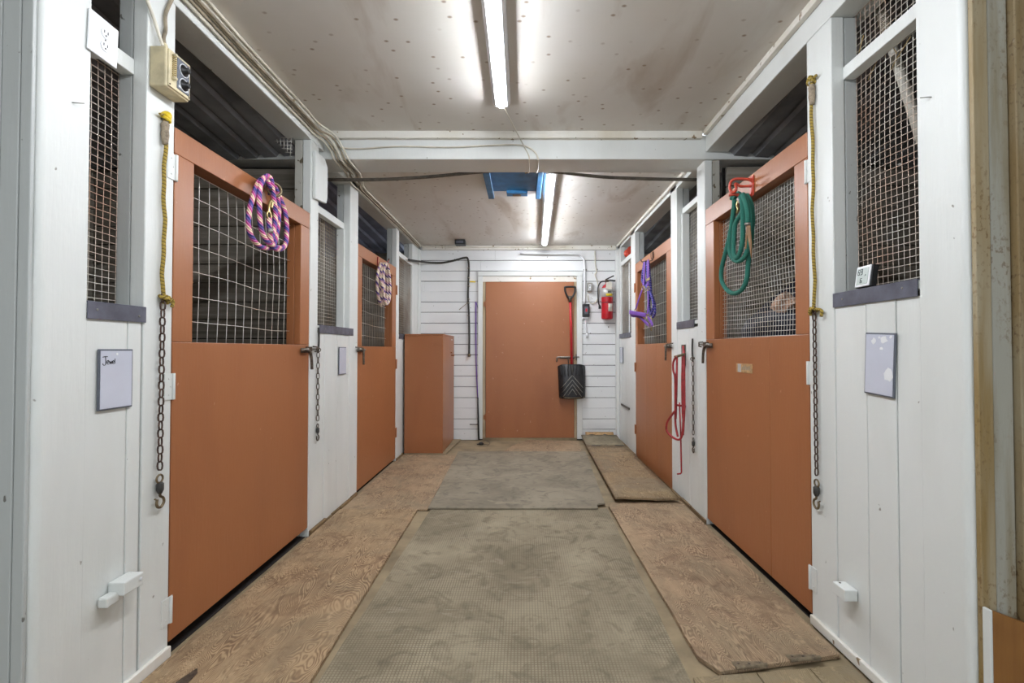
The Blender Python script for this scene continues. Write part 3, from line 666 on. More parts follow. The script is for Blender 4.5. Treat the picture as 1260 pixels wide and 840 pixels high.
led(0.207, 0.262, 3.475, 5.80, ZR, 'long white LED strip light between the beam and back wall')

# ------------------------------------------------------------------ cabinet
cb = thing('feed_cabinet', (-1.11, 5.66, 0.022), 'tall terracotta wooden cabinet standing in the back corner', 'cabinet')
cz0, cz1 = 0.022, 1.345; cx0, cx1, cy0, cy1 = XL + 0.020, -0.895, 5.25, 6.08
box('front_panel', 'terra', cb, cx0, cx1, cy0, cy0 + 0.018, cz0, cz1 - 0.018, 0.002)
sd = box('side_door', 'terra', cb, cx1 - 0.018, cx1, cy0 + 0.019, cy1, cz0 + 0.004, cz1 - 0.020, 0.002)
box('back_panel', 'terra', cb, cx0, cx1 - 0.019, cy1 - 0.016, cy1, cz0, cz1 - 0.018, 0.002)
box('side_panel', 'terra', cb, cx0, cx0 + 0.016, cy0 + 0.019, cy1 - 0.017, cz0, cz1 - 0.018, 0.002)
box('bottom', 'terra', cb, cx0 + 0.017, cx1 - 0.02, cy0 + 0.02, cy1 - 0.02, cz0 + 0.01, cz0 + 0.028, 0.001)
box('lid', 'terra', cb, cx0, cx1 + 0.002, cy0 - 0.002, cy1, cz1 - 0.017, cz1, 0.003)
h = MB().box(cx1 - 0.13, cx1 - 0.002, cy0 - 0.005, cy0 - 0.0005, 1.228, 1.248).box(cx1 - 0.05, cx1 - 0.03, cy0 - 0.010, cy0 - 0.004, 1.222, 1.256).build('hasp', 'terra', cb, 0.001)
MB().lathe([(0.008, 0), (0.006, 0.02), (0.014, 0.026), (0.012, 0.036)], (cx1, 5.86, 1.10), (1, 0, 0), 10).build('knob', 'terra', sd)
box('turn_button', 'terra', sd, cx1, cx1 + 0.016, 5.80, 5.90, 1.128, 1.142, 0.002)
box('turn_button', 'wplastic', sd, cx1, cx1 + 0.012, 5.84, 5.88, 1.288, 1.298, 0.002)

# ------------------------------------------------------------------ chains: links are copies of one link, alternately turned
LINK = {}
def chain(parent, top, bottom, pitch, mat, r):
    key = (mat, r, pitch)
    if key not in LINK:
        hl = pitch * 0.66; pts = []
        for k in range(12):
            a = 2 * math.pi * k / 12; pts.append((r * 2.6 * math.cos(a), 0, (hl - r * 1.4) * max(-1, min(1, 1.35 * math.sin(a)))))
        me = MB().tube(pts, r, 5, closed=True); o = me.build('link', mat); LINK[key] = o.data; bpy.data.objects.remove(o)
    top = Vector(top); bottom = Vector(bottom); n = max(2, int(round((top - bottom).length / pitch)))
    for k in range(n):
        p = top + (bottom - top) * ((k + 0.5) / n)
        o = bpy.data.objects.new('link', LINK[key]); COL.objects.link(o)
        o.location = p - ORG[parent]; o.parent = parent; ORG[o] = p
        o.rotation_euler = (0.06 * (R.random() - 0.5), 0, math.pi / 2 if k % 2 == 0 else 0.25)
def snap(parent, p, s, size=1.0, mat='bronze'):
    """swivel snap hanging down from p, lying against the wall of side s"""
    p = Vector(p); q = size
    h = MB().torus(p + Vector((0, 0, -0.016 * q)), 0.015 * q, 0.0035 * q, (1, 0, 0), 12, 6).build('swivel_ring', mat, parent)
    MB().lathe([(0.006 * q, 0), (0.012 * q, 0.006 * q), (0.012 * q, 0.03 * q), (0.007 * q, 0.042 * q)], p + Vector((0, 0.002, -0.028 * q)), (0, 0, -1), 10).build('swivel', 'charcoal', parent)
    hk = MB().tube(spline([p + Vector((0, y * q, z * q)) for y, z in ((0.002, -0.066), (0.004, -0.08), (0.018, -0.09), (0.022, -0.106), (0.010, -0.120), (-0.006, -0.118), (-0.013, -0.104), (-0.010, -0.088))], 4), 0.0048 * q, 6).build('snap_hook', mat, parent)
    MB().tube([p + Vector((0, -0.012 * q, -0.09 * q)), p + Vector((0, -0.022 * q, -0.084 * q))], 0.003 * q, 6).build('thumb_stud', mat, hk)
def tie(s, y, ztop, zrope, zend, label):
    X = D(s, -0.014)
    t = thing('tie_chain', (X, y, zend), label, 'tie chain', 'yellow rope tie chains beside the doors')
    eb = MB().tube([(D(s, 0.0), y, ztop - 0.008), (D(s, -0.02), y, ztop - 0.008)], 0.005, 8).torus((D(s, -0.016), y, ztop - 0.012), 0.010, 0.003, (0, 1, 0.2), 10, 5).build('screw_eye', 'steel', t)
    pts = [Vector((X + 0.002 * s * math.sin(k * 1.9), y + 0.004 * math.sin(k * 0.8), ztop - 0.01 - (ztop - 0.01 - zrope) * k / 16)) for k in range(17)]
    MB().tube(spline(pts, 2), 0.0068, 8).build('rope', 'yellow_rope', t)
    MB().lathe([(0.009, 0), (0.014, 0.01), (0.012, 0.03), (0.0135, 0.05), (0.011, 0.07), (0.009, 0.085)], (X, y, ztop - 0.020), (0, 0, -1), 9).build('wrapped_splice', 'twine', t)
    kn = MB()
    for a in range(3):
        kn.torus((X, y + 0.004, ztop + 0.004 - 0.006 * a), 0.013, 0.0065, (0.4 * a - 0.3, 1 - 0.3 * a, 0.5 * a), 12, 6)
    kn.build('knot', M['yellow'] if s < 0 else 'yellow_rope', t)
    MB().tube(spline([(X, y, ztop - 0.004), (X, y + s * -0.018 - 0.01, ztop + 0.004), (X, y - 0.03, ztop - 0.004)], 4), [0.005] * 8 + [0.003], 6).build('frayed_end', 'yellow_rope', t)
    kn = MB()
    for a in range(3): kn.torus((X, y + 0.004 + 0.006 * a, zrope - 0.002 - 0.004 * a), 0.0125, 0.0065, (0.5 - 0.4 * a, 0.5 * a, 1 - 0.4 * a), 12, 6)
    kn.build('knot', 'yellow_rope', t)
    MB().tube(spline([(X, y, zrope), (X, y + s * -0.03, zrope - 0.004), (X, y - s * 0.05, zrope - 0.012), (X, y - s * 0.045, zrope - 0.035)], 4), 0.006, 6).build('rope_tail', 'yellow_rope', t)
    chain(t, (X, y, zrope - 0.008), (X, y - 0.004, zend + 0.125), 0.0295, 'rust', 0.0031)
    snap(t, (X, y - 0.004, zend + 0.127), s, 1.0)
    return t
tie(-1, 1.735, 2.035, 1.366, 0.588, 'yellow rope and rusty chain tie hanging below the fan control box')
tie(1, 1.966, 2.305, 1.340, 0.507, 'yellow rope and rusty chain tie hanging beside the thermometer window')
def short_chain(s, y, ztop, zend, label):
    X = D(s, -0.012); t = thing('tie_chain', (X, y, zend), label, 'tie chain', 'short dark tie chains between the doors')
    MB().tube([(D(s, 0), y, ztop + 0.01), (D(s, -0.02), y, ztop + 0.01)], 0.006, 8).torus((D(s, -0.018), y, ztop + 0.004), 0.011, 0.003, (0, 1, 0), 10, 5).build('screw_eye', 'gun', t)
    MB().tube(spline([(X, y, ztop), (X, y + 0.01, ztop + 0.06), (X, y + 0.004, ztop + 0.15)], 4), 0.007, 6).build('strap', 'charcoal', t)
    chain(t, (X, y, ztop), (X, y, zend + 0.11), 0.034, 'gun', 0.0030)
    snap(t, (X, y, zend + 0.112), s, 0.9, 'gun')
short_chain(-1, 3.058, 1.165, 0.58, 'short dark chain hanging between the two doors with coiled ropes')
short_chain(1, 3.385, 1.10, 0.43, 'short dark chain hanging beside the red folding rack')

# ------------------------------------------------------------------ small fittings on the wall with the pink rope
t = thing('wall_outlet', (XL, 1.482, 2.10), 'white duplex outlet with oversized cover plate beside the mesh window', 'outlet')
tilt = Matrix.Translation((XL, 1.482, 2.155)) @ Matrix.Rotation(math.radians(-2.0), 4, 'X') @ Matrix.Translation((-XL, -1.482, -2.155))
MB().box(XL + 0.003, XL + 0.009, 1.430, 1.535, 2.092, 2.222, tilt).build('cover_plate', 'wplastic', t, 0.003)
MB().box(XL - 0.05, XL + 0.003, 1.449, 1.51, 2.11, 2.20, tilt).build('box', 'wplastic', t, 0.002)
for dz in (0.021, -0.021):
    r_ = MB().lathe([(0.0165, 0), (0.0165, 0.002)], tilt @ Vector((XL + 0.009, 1.487, 2.157 + dz)), (1, 0, 0), 16).build('receptacle', 'wplastic', t)
    for dy in (-0.0065, 0.0065): MB().box(XL + 0.0108, XL + 0.0118, 1.487 + dy - 0.0011, 1.487 + dy + 0.0011, 2.157 + dz + 0.0, 2.157 + dz + 0.0085, tilt).build('slot', 'ink', r_)
    MB().lathe([(0.0026, 0), (0.0026, 0.001)], tilt @ Vector((XL + 0.0108, 1.487, 2.157 + dz - 0.007)), (1, 0, 0), 8).build('slot', 'ink', r_)
screw(t, tilt @ Vector((XL + 0.009, 1.487, 2.157)), (1, 0, 0), 0.0025)

t = thing('fan_controller', (XL + 0.035, 1.75, 2.02), 'beige fan control box with two black knobs and a coiled sensor', 'control box')
fy0, fy1, fz0, fz1, fx = 1.672, 1.79, 2.115, 2.262, XL + 0.062
MB().box(XL + 0.001, fx, fy0, fy1, fz0, fz1).build('housing', 'beige', t, 0.006)
fp = MB().box(fx - 0.001, fx + 0.006, fy0 + 0.006, fy1 - 0.003, fz0 + 0.006, fz1 - 0.006).build('front_cover', 'beige', t, 0.003)
MB().box(fx + 0.005, fx + 0.008, fy0 + 0.045, fy1 - 0.010, fz0 + 0.018, fz1 - 0.014).build('dial_plate', 'slate', fp, 0.001)
MB().box(fx + 0.0075, fx + 0.0085, fy0 + 0.052, fy1 - 0.016, fz0 + 0.026, fz0 + 0.034).build('white_scale', 'wplastic', fp)
for dz in (0.045, 0.100):
    kb = MB().lathe([(0.020, 0), (0.0195, 0.003), (0.012, 0.005), (0.0105, 0.018), (0.008, 0.020)], (fx + 0.008, fy0 + 0.079, fz0 + dz), (1, 0, 0), 16).build('knob', 'black', t, 0.0)
    MB().torus((fx + 0.009, fy0 + 0.079, fz0 + dz), 0.023, 0.0015, (1, 0, 0), 20, 5).build('dial_ring', 'wplastic', kb)
MB().tube([(fx + 0.012 + 0.006 * math.cos(k * 0.7), fy0 + 0.026 + 0.006 * math.sin(k * 0.7), fz0 + 0.045 + 0.075 * k / 90) for k in range(91)], 0.0016, 5).build('sensor_coil', 'brass', t)
for dz in (0.04, 0.125): MB().lathe([(0.006, 0), (0.006, 0.014), (0.004, 0.016)], (fx + 0.005, fy0 + 0.026, fz0 + dz), (1, 0, 0), 10).build('coil_post', 'beige', t)
for dy, dz in ((0.012, 0.014), (0.108, 0.014)): screw(t, (fx + 0.006, fy0 + dy, fz0 + dz), (1, 0, 0), 0.003, 'gun')
MB().lathe([(0.010, 0), (0.010, 0.02), (0.007, 0.028)], (XL + 0.03, fy0 + 0.035, fz1), (0, 0, 1), 10).build('cable_gland', 'beige', t)
for k, (y0_, y1_) in enumerate(((fy0 + 0.026, 1.645), (fy0 + 0.048, 1.735))):
    o = MB().tube(spline([(XL + 0.03, y0_, fz1 + 0.012), (XL + 0.02, y0_ - 0.006, fz1 + 0.05), (XL + 0.012, (y0_ + y1_) / 2 + 0.006, fz1 + 0.10), (XL + 0.010, y1_, 2.42), (XL + 0.010, y1_ + (0.0 if k == 0 else 0.03), 2.50)], 5), 0.0065, 6).build('electrical_cable', 'cable' if k == 0 else 'dirty_cable')
    tag(o, ('cream cable rising straight from the fan control box', 'dirty tan cable curving up from the fan control box')[k], 'cable')

def whiteboard(s, y0, y1, z0, z1, label, tilt=0.0, th=0.007):
    t = thing('whiteboard', (D(s, 0), (y0 + y1) / 2, z0), label, 'whiteboard')
    Mx = Matrix.Translation((D(s, 0), (y0 + y1) / 2, (z0 + z1) / 2)) @ Matrix.Rotation(tilt, 4, 'X') @ Matrix.Translation((-D(s, 0), -(y0 + y1) / 2, -(z0 + z1) / 2))
    e_ = 0.0055
    MB().box(D(s, -0.001), D(s, -th), y0, y1, z0, z1, Mx).build('frame', 'slate', t, 0.002)
    MB().box(D(s, -th), D(s, -th - 0.0012), y0 + e_, y1 - e_, z0 + e_, z1 - e_, Mx).build('face', 'board_face', t)
    MB().lathe([(0.004, 0), (0.004, 0.001)], Mx @ Vector((D(s, -th - 0.001), (y0 + y1) / 2, z1 - 0.016)), (-s, 0, 0), 10).build('hang_hole', 'wplastic', t)
    return t, Mx, D(s, -th - 0.0018)
t, Mx, X = whiteboard(-1, 1.484, 1.614, 0.976, 1.172, 'small whiteboard with the handwritten name beside the chain tie')
pen = MB()
def stroke(pts, r=0.0011): pen.tube([Mx @ Vector((X, 1.498 + y * 0.0088, 1.121 + z * 0.0088)) for y, z in spline2(pts)], r, 5)
def spline2(pts):
    q = spline([(a, b, 0) for a, b in pts], 5); return [(p.x, p.y) for p in q]
stroke([(-0.2, 2.9), (1.0, 3.1), (1.8, 3.0)]); stroke([(0.9, 3.0), (1.0, 1.2), (0.8, 0.1), (0.1, 0.0), (-0.2, 0.6)])
stroke([(1.5, 0.9), (2.2, 1.1), (2.1, 1.7), (1.6, 1.4), (1.6, 0.5), (2.3, 0.3)]); stroke([(2.6, 1.5), (2.8, 0.4), (3.1, 1.2), (3.4, 0.4), (3.6, 1.5)])
stroke([(3.9, 0.9), (4.4, 1.1), (4.3, 1.6), (3.9, 1.3), (3.9, 0.6), (4.4, 0.4)]); stroke([(4.9, 2.3), (4.8, 0.4)])
pen.build('handwriting', 'ink', t)
whiteboard(-1, 3.42, 3.558, 0.988, 1.19, 'small whiteboard on the white boards between the two doors with coiled ropes')
t, Mx, X = whiteboard(1, 1.552, 1.688, 1.012, 1.228, 'small whiteboard with wiped smears below the thermometer window', math.radians(3))
for k, (y, z, a, b) in enumerate(((1.575, 1.09, 0.020, 0.028), (1.60, 1.205, 0.02, 0.014), (1.645, 1.20, 0.012, 0.012), (1.61, 1.175, 0.009, 0.006), (1.57, 1.215, 0.007, 0.006))):
    rr = random.Random(k); MB().prism([Mx @ Vector((X + 0.0004, y + a * math.cos(q * 0.7) * (0.6 + 0.5 * rr.random()), z + b * math.sin(q * 0.7) * (0.6 + 0.5 * rr.random()))) for q in range(9)], (-0.0004, 0, 0)).build('wiped_smear', 'wplastic', t)
whiteboard(1, 5.80, 5.985, 1.005, 1.20, 'narrow white notice plate on the boards beside the fire extinguisher')
# wooden pegs
t = thing('wooden_peg', (XL + 0.04, 1.56, 0.36), 'white painted wooden bracket low on the wall below the name board', 'peg')
box('arm', 'white', t, XL + 0.001, XL + 0.055, 1.535, 1.615, 0.375, 0.418, 0.004)
box('foot_block', 'white', t, XL + 0.001, XL + 0.035, 1.497, 1.545, 0.355, 0.388, 0.006)
screw(t, (XL + 0.056, 1.60, 0.40), (1, 0, 0), 0.006, 'wplastic')
t = thing('wooden_peg', (XR - 0.04, 1.78, 0.24), 'white painted wooden block low on the wall below the smeared whiteboard', 'peg')
box('block', 'white', t, XR - 0.05, XR - 0.001, 1.745, 1.815, 0.245, 0.288, 0.004)
screw(t, (XR - 0.03, 1.80, 0.288), (0, 0, 1), 0.004, 'gun')
# nail heads stuck in the white posts
for s, y, z in ((-1, 1.39, 1.905), (1, 1.405, 1.93)):
    o = MB().tube([(D(s, 0.0), y, z), (D(s, -0.022), y + 0.016, z + 0.006)], 0.0016, 6).build('nail', 'steel'); tag(o, 'bent nail sticking out of the white corner post %s' % ('beside the outlet' if s < 0 else 'beside the thermometer window'), 'nail')

# thermometer on the sill
t = thing('digital_thermometer', (XR - 0.01, 1.695, 1.392), 'small black and white digital thermometer standing on the metal sill', 'thermometer')
zs = 1.338 + 0.0537; Tm = Matrix.Translation((XR + 0.004, 1.697, zs)) @ Matrix.Rotation(math.radians(-3), 4, 'Z') @ Matrix.Rotation(math.radians(8), 4, 'Y')
MB().box(-0.010, 0.014, -0.040, 0.040, 0.0022, 0.082, Tm).build('case', 'black', t, 0.004)
MB().box(-0.014, -0.009, -0.038, 0.038, 0.004, 0.080, Tm).build('bezel', 'wplastic', t, 0.004)
MB().box(-0.0152, -0.013, -0.030, 0.030, 0.012, 0.072, Tm).build('screen', 'lcd', t, 0.001)
SEG = {'6': 'afgcde', '9': 'abcdfg', '1': 'bc'}
def digit(ch, y, z, hgt):
    w_ = hgt * 0.5; mb = MB(); X_ = -0.0156
    S = {'a': ((0, hgt), (w_, hgt)), 'b': ((w_, hgt), (w_, hgt / 2)), 'c': ((w_, hgt / 2), (w_, 0)), 'd': ((0, 0), (w_, 0)), 'e': ((0, 0), (0, hgt / 2)), 'f': ((0, hgt / 2), (0, hgt)), 'g': ((0, hgt / 2), (w_, hgt / 2))}
    for q in SEG[ch]:
        (a, b), (c, d) = S[q]; mb.tube([Tm @ Vector((X_, y - a, z + b)), Tm @ Vector((X_, y - c, z + d))], 0.0011, 4)
    mb.build('digit', 'ink', t)
digit('6', 0.025, 0.048, 0.019); digit('9', 0.011, 0.048, 0.019); digit('6', 0.008, 0.018, 0.016)
MB().prism([Tm @ Vector((-0.0156, y, z)) for y, z in ((-0.012, 0.040), (-0.017, 0.047), (-0.022, 0.040), (-0.017, 0.044))], (0.0003, 0, 0)).build('arrow', 'ink', t)

# ------------------------------------------------------------------ ropes on the doors
def coil(parent, name, mat, pts, r, sub=6): return MB().tube(spline(pts, sub), r, 8).build(name, mat, parent)
# pink lead rope over a hook on the near door
def P(x, y, d): return onL(x, y, d)
t = thing('lead_rope', onL(328, 308, 0.03), 'pink, purple and cream lead rope coiled on the near door', 'lead rope')
coil(t, 'loop', 'pink_rope', [P(333, 240, .035), P(329, 222, .03), P(320, 222, .05), P(312, 240, .055), P(306, 265, .05), P(307, 285, .05), P(316, 300, .05), P(326, 305, .05), P(336, 302, .045), P(341, 285, .035), P(343, 262, .03), P(341, 240, .03), P(334, 224, .03)], 0.0125)
coil(t, 'loop', 'pink_rope', [P(333, 232, .05), P(326, 218, .055), P(320, 230, .07), P(319, 252, .075), P(321, 280, .07), P(328, 296, .07), P(340, 304, .065), P(350, 303, .055), P(353, 285, .045), P(351, 262, .04), P(345, 245, .035), P(338, 230, .035), P(331, 219, .04)], 0.0125)
coil(t, 'loop', 'pink_rope', [P(322, 226, .04), P(327, 217, .06), P(333, 220, .06), P(336, 238, .055), P(339, 262, .055), P(337, 284, .06), P(333, 300, .065), P(342, 307, .06), P(351, 300, .05), P(352, 275, .03), P(347, 250, .025), P(340, 236, .02)], 0.0125)
MB().tube(spline([P(331, 268, .085), P(331.5, 280, .085), P(332, 290, .08), P(333, 297, .075)], 4), 0.013, 8).build('rope_end', 'pink_rope', t)
MB().tube([P(332, 281, .085), P(332.2, 287, .085)], 0.0155, 10).build('whipping', 'steel', t)
MB().torus(P(331, 265, .085), 0.019, 0.0045, (1, 0, 0), 14, 6).tube(spline([P(331, 262, .088), P(331, 254, .085), P(333, 247, .08), P(335, 250, .08), P(334, 256, .08)], 4), 0.006, 6).build('snap_hook', 'brass', t)
# the ring-shaped hook the rope hangs on
t = thing('rope_hook', onL(337, 240, 0.0), 'dark bronze ring hook on the near door holding the pink rope', 'hook')
MB().tube([P(334, 226, .0), P(333, 228, .03), P(334, 233, .06)], 0.006, 8).build('shank', 'bronze', t)
c = P(337.5, 233, .055); MB().torus(c, 0.034, 0.0065, (0.75, -0.65, 0.1), 18, 8).build('ring', 'bronze', t)
MB().lathe([(0.020, 0), (0.019, 0.004), (0.008, 0.010)], P(322, 227, .0), (1, 0, 0), 14).build('round_boss', 'terra', t)

t = thing('lead_rope', onL(472, 377, 0.03), 'cream and purple lead rope hanging in a tight hank beside the cabinet', 'lead rope')
for k, (xa, xb) in enumerate(((466, 472), (469, 476), (472, 479), (465, 477))):
    dd = 0.03 + 0.022 * k % 0.06
    coil(t, 'loop', 'cream_rope', [P((xa + xb) / 2, 324, dd), P(xa + 0.6, 331, dd), P(xa - 1, 350, dd + .01), P(xa + 1, 368, dd + .01), P((xa + xb) / 2, 376 - k, dd + .012), P(xb, 368, dd + .005), P(xb + 0.8, 350, dd), P(xb - 1.2, 331, dd), P((xa + xb) / 2, 324, dd)], 0.0135)
MB().tube(spline([P(467, 340, .08), P(470, 352, .085), P(472, 362, .08)], 4), 0.0135, 8).build('rope_end', 'cream_rope', t)
t = thing('rope_hook', onL(470, 322, 0), 'thin red wire hook on the far door holding the cream rope', 'hook')
MB().tube(spline([P(465, 316, .004), P(465, 326, .004), P(469, 327, .03), P(474, 326, .07), P(478, 320, .085)], 4), 0.0045, 6).build('wire', 'red_rod', t)
MB().tube(spline([P(469, 324, .01), P(473, 324, .05), P(477, 323, .08), P(478.5, 318.5, .085)], 4), 0.008, 8).build('prong', 'gun', t)

# green lead rope on the red hook
def Q(x, y, d): return onR(x, y, d)
t = thing('lead_rope', onR(905, 360, 0.03), 'green lead rope with tan leather popper looped on the red hook', 'lead rope')
coil(t, 'loop', 'green_rope', [Q(900, 245, .03), Q(903, 240, .03), Q(903, 260, .04), Q(899, 285, .05), Q(893, 310, .055), Q(888, 330, .055), Q(888, 345, .055), Q(894, 356, .055), Q(903, 361, .055), Q(913, 356, .05), Q(919, 342, .045), Q(921, 320, .045), Q(924, 295, .04), Q(926, 270, .035), Q(924, 250, .03), Q(919, 240, .03)], 0.0125)
coil(t, 'loop', 'green_rope', [Q(904, 243, .06), Q(909, 238, .06), Q(913, 250, .07), Q(914, 275, .08), Q(913, 300, .085), Q(908, 316, .085), Q(903, 313, .085), Q(903, 295, .08), Q(905, 275, .075), Q(912, 263, .07), Q(917, 250, .06), Q(916, 240, .05)], 0.0125)
coil(t, 'loop', 'green_rope', [Q(904, 247, .045), Q(901, 270, .055), Q(898, 295, .065), Q(898, 310, .07), Q(904, 320, .075), Q(912, 320, .075), Q(919, 310, .065), Q(923, 290, .05), Q(924, 268, .05), Q(921, 250, .05), Q(914, 239, .05)], 0.0125)
MB().tube(spline([Q(914, 240, .08), Q(918, 252, .09), Q(920, 264, .09), Q(920, 274, .09)], 4), 0.013, 8).build('rope_end', 'green_rope', t)
MB().tube([Q(920, 274, .09), Q(919.8, 277, .09)], 0.014, 10).build('whipping', 'steel', t)
MB().prism([Q(917.5, 277, .092), Q(922.5, 277, .092), Q(924.5, 300, .09), Q(924, 317, .085), Q(921.5, 300, .09)], (0.004, 0, 0)).build('leather_popper', 'leather', t)
MB().prism([Q(918.3, 277, .088), Q(920.5, 277, .088), Q(917.5, 306, .085), Q(916.5, 306, .085)], (0.004, 0, 0)).build('leather_popper', 'leather', t)
MB().tube(spline([Q(908, 247, .075), Q(906.5, 252, .08), Q(908, 257, .08), Q(906.5, 262, .08)], 4), 0.005, 6).build('snap_hook', 'brass', t)
t = thing('rope_hook', onR(908, 240, 0), 'orange-red plastic halter hook on the near door above the green rope', 'hook')
MB().tube(spline([Q(926, 228, .003), Q(925, 222, .01), Q(914, 220, .055), Q(902, 221, .10), Q(898, 228, .11), Q(899, 235, .11), Q(904, 236, .10), Q(906, 231, .095), Q(905, 226, .09), Q(911, 229, .065), Q(918, 229, .035), Q(925, 229, .01)], 4), 0.0075, 8).build('loop', 'orange_red', t)
MB().tube(spline([Q(926, 219, .003), Q(926, 234, .004), Q(924, 240, .004), Q(914, 241, .05), Q(904, 239, .09), Q(897, 240, .115)], 4), 0.0085, 8).build('prong', 'orange_red', t)
MB().prism([Q(923.5, 218, .0), Q(928, 215, .0), Q(928, 240, .0), Q(923.5, 243, .0)], (-0.006, 0, 0)).build('back_plate', 'orange_red', t, 0.002)

# purple halter and its rope
t = thing('halter', onR(795, 400, 0.03), 'purple webbing halter with metal rings hanging on the far door', 'halter')
def strap(name, pts, w_=0.013, th=0.003, mat='purple'): return MB().tube(spline(pts, 5), [(th, w_)] * ((len(pts) - 1) * 5 + 1), 8, flat=(1, 0.25, 0)).build(name, mat, t)
strap('crown_strap', [Q(797, 320, .05), Q(797.5, 335, .06), Q(797, 352, .065)], 0.022)
strap('crown_strap', [Q(793, 321, .05), Q(792.5, 338, .06), Q(791.5, 352, .07)], 0.020)
strap('cheek_strap', [Q(791, 354, .07), Q(786, 368, .085), Q(782, 381, .10)], 0.014)
strap('cheek_strap', [Q(797, 356, .065), Q(797.5, 372, .07), Q(796.5, 388, .075)], 0.014)
strap('nose_band', [Q(774.5, 383.5, .12), Q(779, 385, .12), Q(788, 386.5, .10), Q(795, 388, .08)], 0.022)
strap('nose_band', [Q(775, 384, .12), Q(778, 388, .11), Q(786, 389, .09), Q(794, 396, .07), Q(800, 402, .07)], 0.016)
strap('chin_strap', [Q(797, 390, .075), Q(801, 396, .07), Q(803, 401, .065)], 0.018)
for (x, y, d_) in ((791, 354, .072), (797.5, 355, .067), (782, 382, .10), (796.5, 389, .078), (800, 400, .07)):
    MB().torus(Q(x, y, d_), 0.020, 0.0035, (1, 0.3, 0), 12, 6).build('ring', 'brass', t)
MB().box(*[v for a, b in zip(Q(795.8, 346, .07), Q(799, 341, .075)) for v in (a, b)]).build('buckle', 'brass', t, 0.001)
t = thing('lead_rope', onR(801, 402, 0.03), 'dark blue and purple lead rope hanging behind the purple halter', 'lead rope')
coil(t, 'loop', 'blue_rope', [Q(793, 322, .03), Q(791, 335, .03), Q(790.5, 346, .03), Q(795, 352, .03), Q(800, 358, .03), Q(805, 372, .035), Q(806, 384, .035), Q(803, 390, .035), Q(800, 384, .03), Q(799, 372, .03), Q(801, 360, .03), Q(800, 345, .03), Q(798, 322, .03)], 0.012)
coil(t, 'loop', 'blue_rope', [Q(794, 322, .04), Q(792, 335, .045), Q(794, 348, .045), Q(801, 362, .05), Q(804, 376, .05), Q(801, 386, .05), Q(798.5, 378, .045), Q(799, 365, .045), Q(797, 345, .04), Q(796, 322, .04)], 0.011)
MB().torus(Q(801.5, 404, .045), 0.014, 0.004, (1, 0, 0), 12, 6, 1.0, 1.5, u=(0, 1, 0)).tube([Q(801.5, 388, .045), Q(801.5, 401, .045)], 0.006, 6).build('snap_hook', 'brass', t)
t = thing('rope_hook', onR(796, 322, 0), 'thin rusty wire hook on the far door holding the purple halter', 'hook')
MB().tube(spline([Q(803, 310, .003), Q(803, 319, .004), Q(800, 321, .02), Q(795, 321, .055), Q(790, 322, .085), Q(788.5, 319, .095)], 4), 0.005, 6).build('wire', 'rust', t)
MB().tube(spline([Q(801, 311, .003), Q(801, 316, .02), Q(802, 319, .02), Q(804.5, 316, .01), Q(804, 309, .003)], 4), 0.003, 6).build('wire_loop', 'rust', t)

# red folding saddle rack
t = thing('folding_rack', onR(838, 583, 0.0), 'red steel rod folding rack on the white boards between the doors', 'rack')
MB().box(*[v for a, b in zip(Q(839.5, 424, .0), Q(842.5, 450, .008)) for v in (a, b)]).build('wall_plate', 'gun', t, 0.002)
br = MB().tube([Q(843, 435, .0), Q(838, 437, .05), Q(830, 439, .10)], 0.010, 8).build('bracket', 'bronze', t)
MB().tube([Q(841, 426, .008), Q(841.5, 440, .02), Q(842, 500, .03), Q(841, 520, .035), Q(840, 535, .04)], 0.010, 8).build('upright', 'red_rod', t)
MB().tube(spline([Q(840, 438, .03), Q(839.5, 470, .035), Q(840, 505, .04), Q(841, 525, .045), Q(837, 540, .06), Q(828, 538, .10), Q(820.5, 530, .13), Q(820.5, 521, .13), Q(824, 514, .12), Q(830, 506, .10)], 5), 0.0085, 8).build('seat_loop', 'red_rod', t)
MB().tube(spline([Q(832, 438, .09), Q(828.5, 446, .10), Q(828.5, 456, .10), Q(830.5, 464, .095), Q(831, 490, .09), Q(831, 520, .085), Q(834, 537, .08)], 5), 0.008, 8).build('side_rod', 'red_rod', t)
MB().tube([Q(833, 439, .08), Q(832.5, 470, .08), Q(831.5, 515, .08)], 0.0085, 8).build('side_rod', 'red_rod', t)
MB().tube([Q(843.5, 500, .0), Q(838, 499, .04), Q(831, 498, .085)], 0.008, 8).build('cross_bar', 'red_rod', t)
MB().tube([Q(836, 495, .05), Q(837.5, 530, .05), Q(838.5, 581, .03), Q(837.5, 582.5, .035), Q(833, 583, .06)], 0.006, 8).build('hook_rod', 'red_rod', t)
# metal slot on the lower boards and red item above the far window
t = MB().box(XR - 0.012, XR - 0.001, 5.45, 5.90, 0.478, 0.500).build('metal_strip', 'gun', None, 0.002); tag(t, 'short dark metal strip on the white boards below the notice plate', 'strip')
screw(t, (XR - 0.012, 5.48, 0.47), (-1, 0, 0), 0.010, 'gun')
t = thing('reel', (XR + 0.03, 5.62, 2.276), 'small red plastic reel on the rail of the window beside the extinguisher', 'reel')
MB().lathe([(0.05, 0), (0.05, 0.008), (0.03, 0.010), (0.03, 0.17), (0.05, 0.172), (0.05, 0.18)], (XR + 0.028, 5.47, 2.3265), (0, 1, 0), 16).build('spool', 'orange_red', t)
MB().torus((XR + 0.028, 5.545, 2.3265), 0.031, 0.004, (0, 1, 0.1), 16, 6).build('cord_wrap', 'red', t)

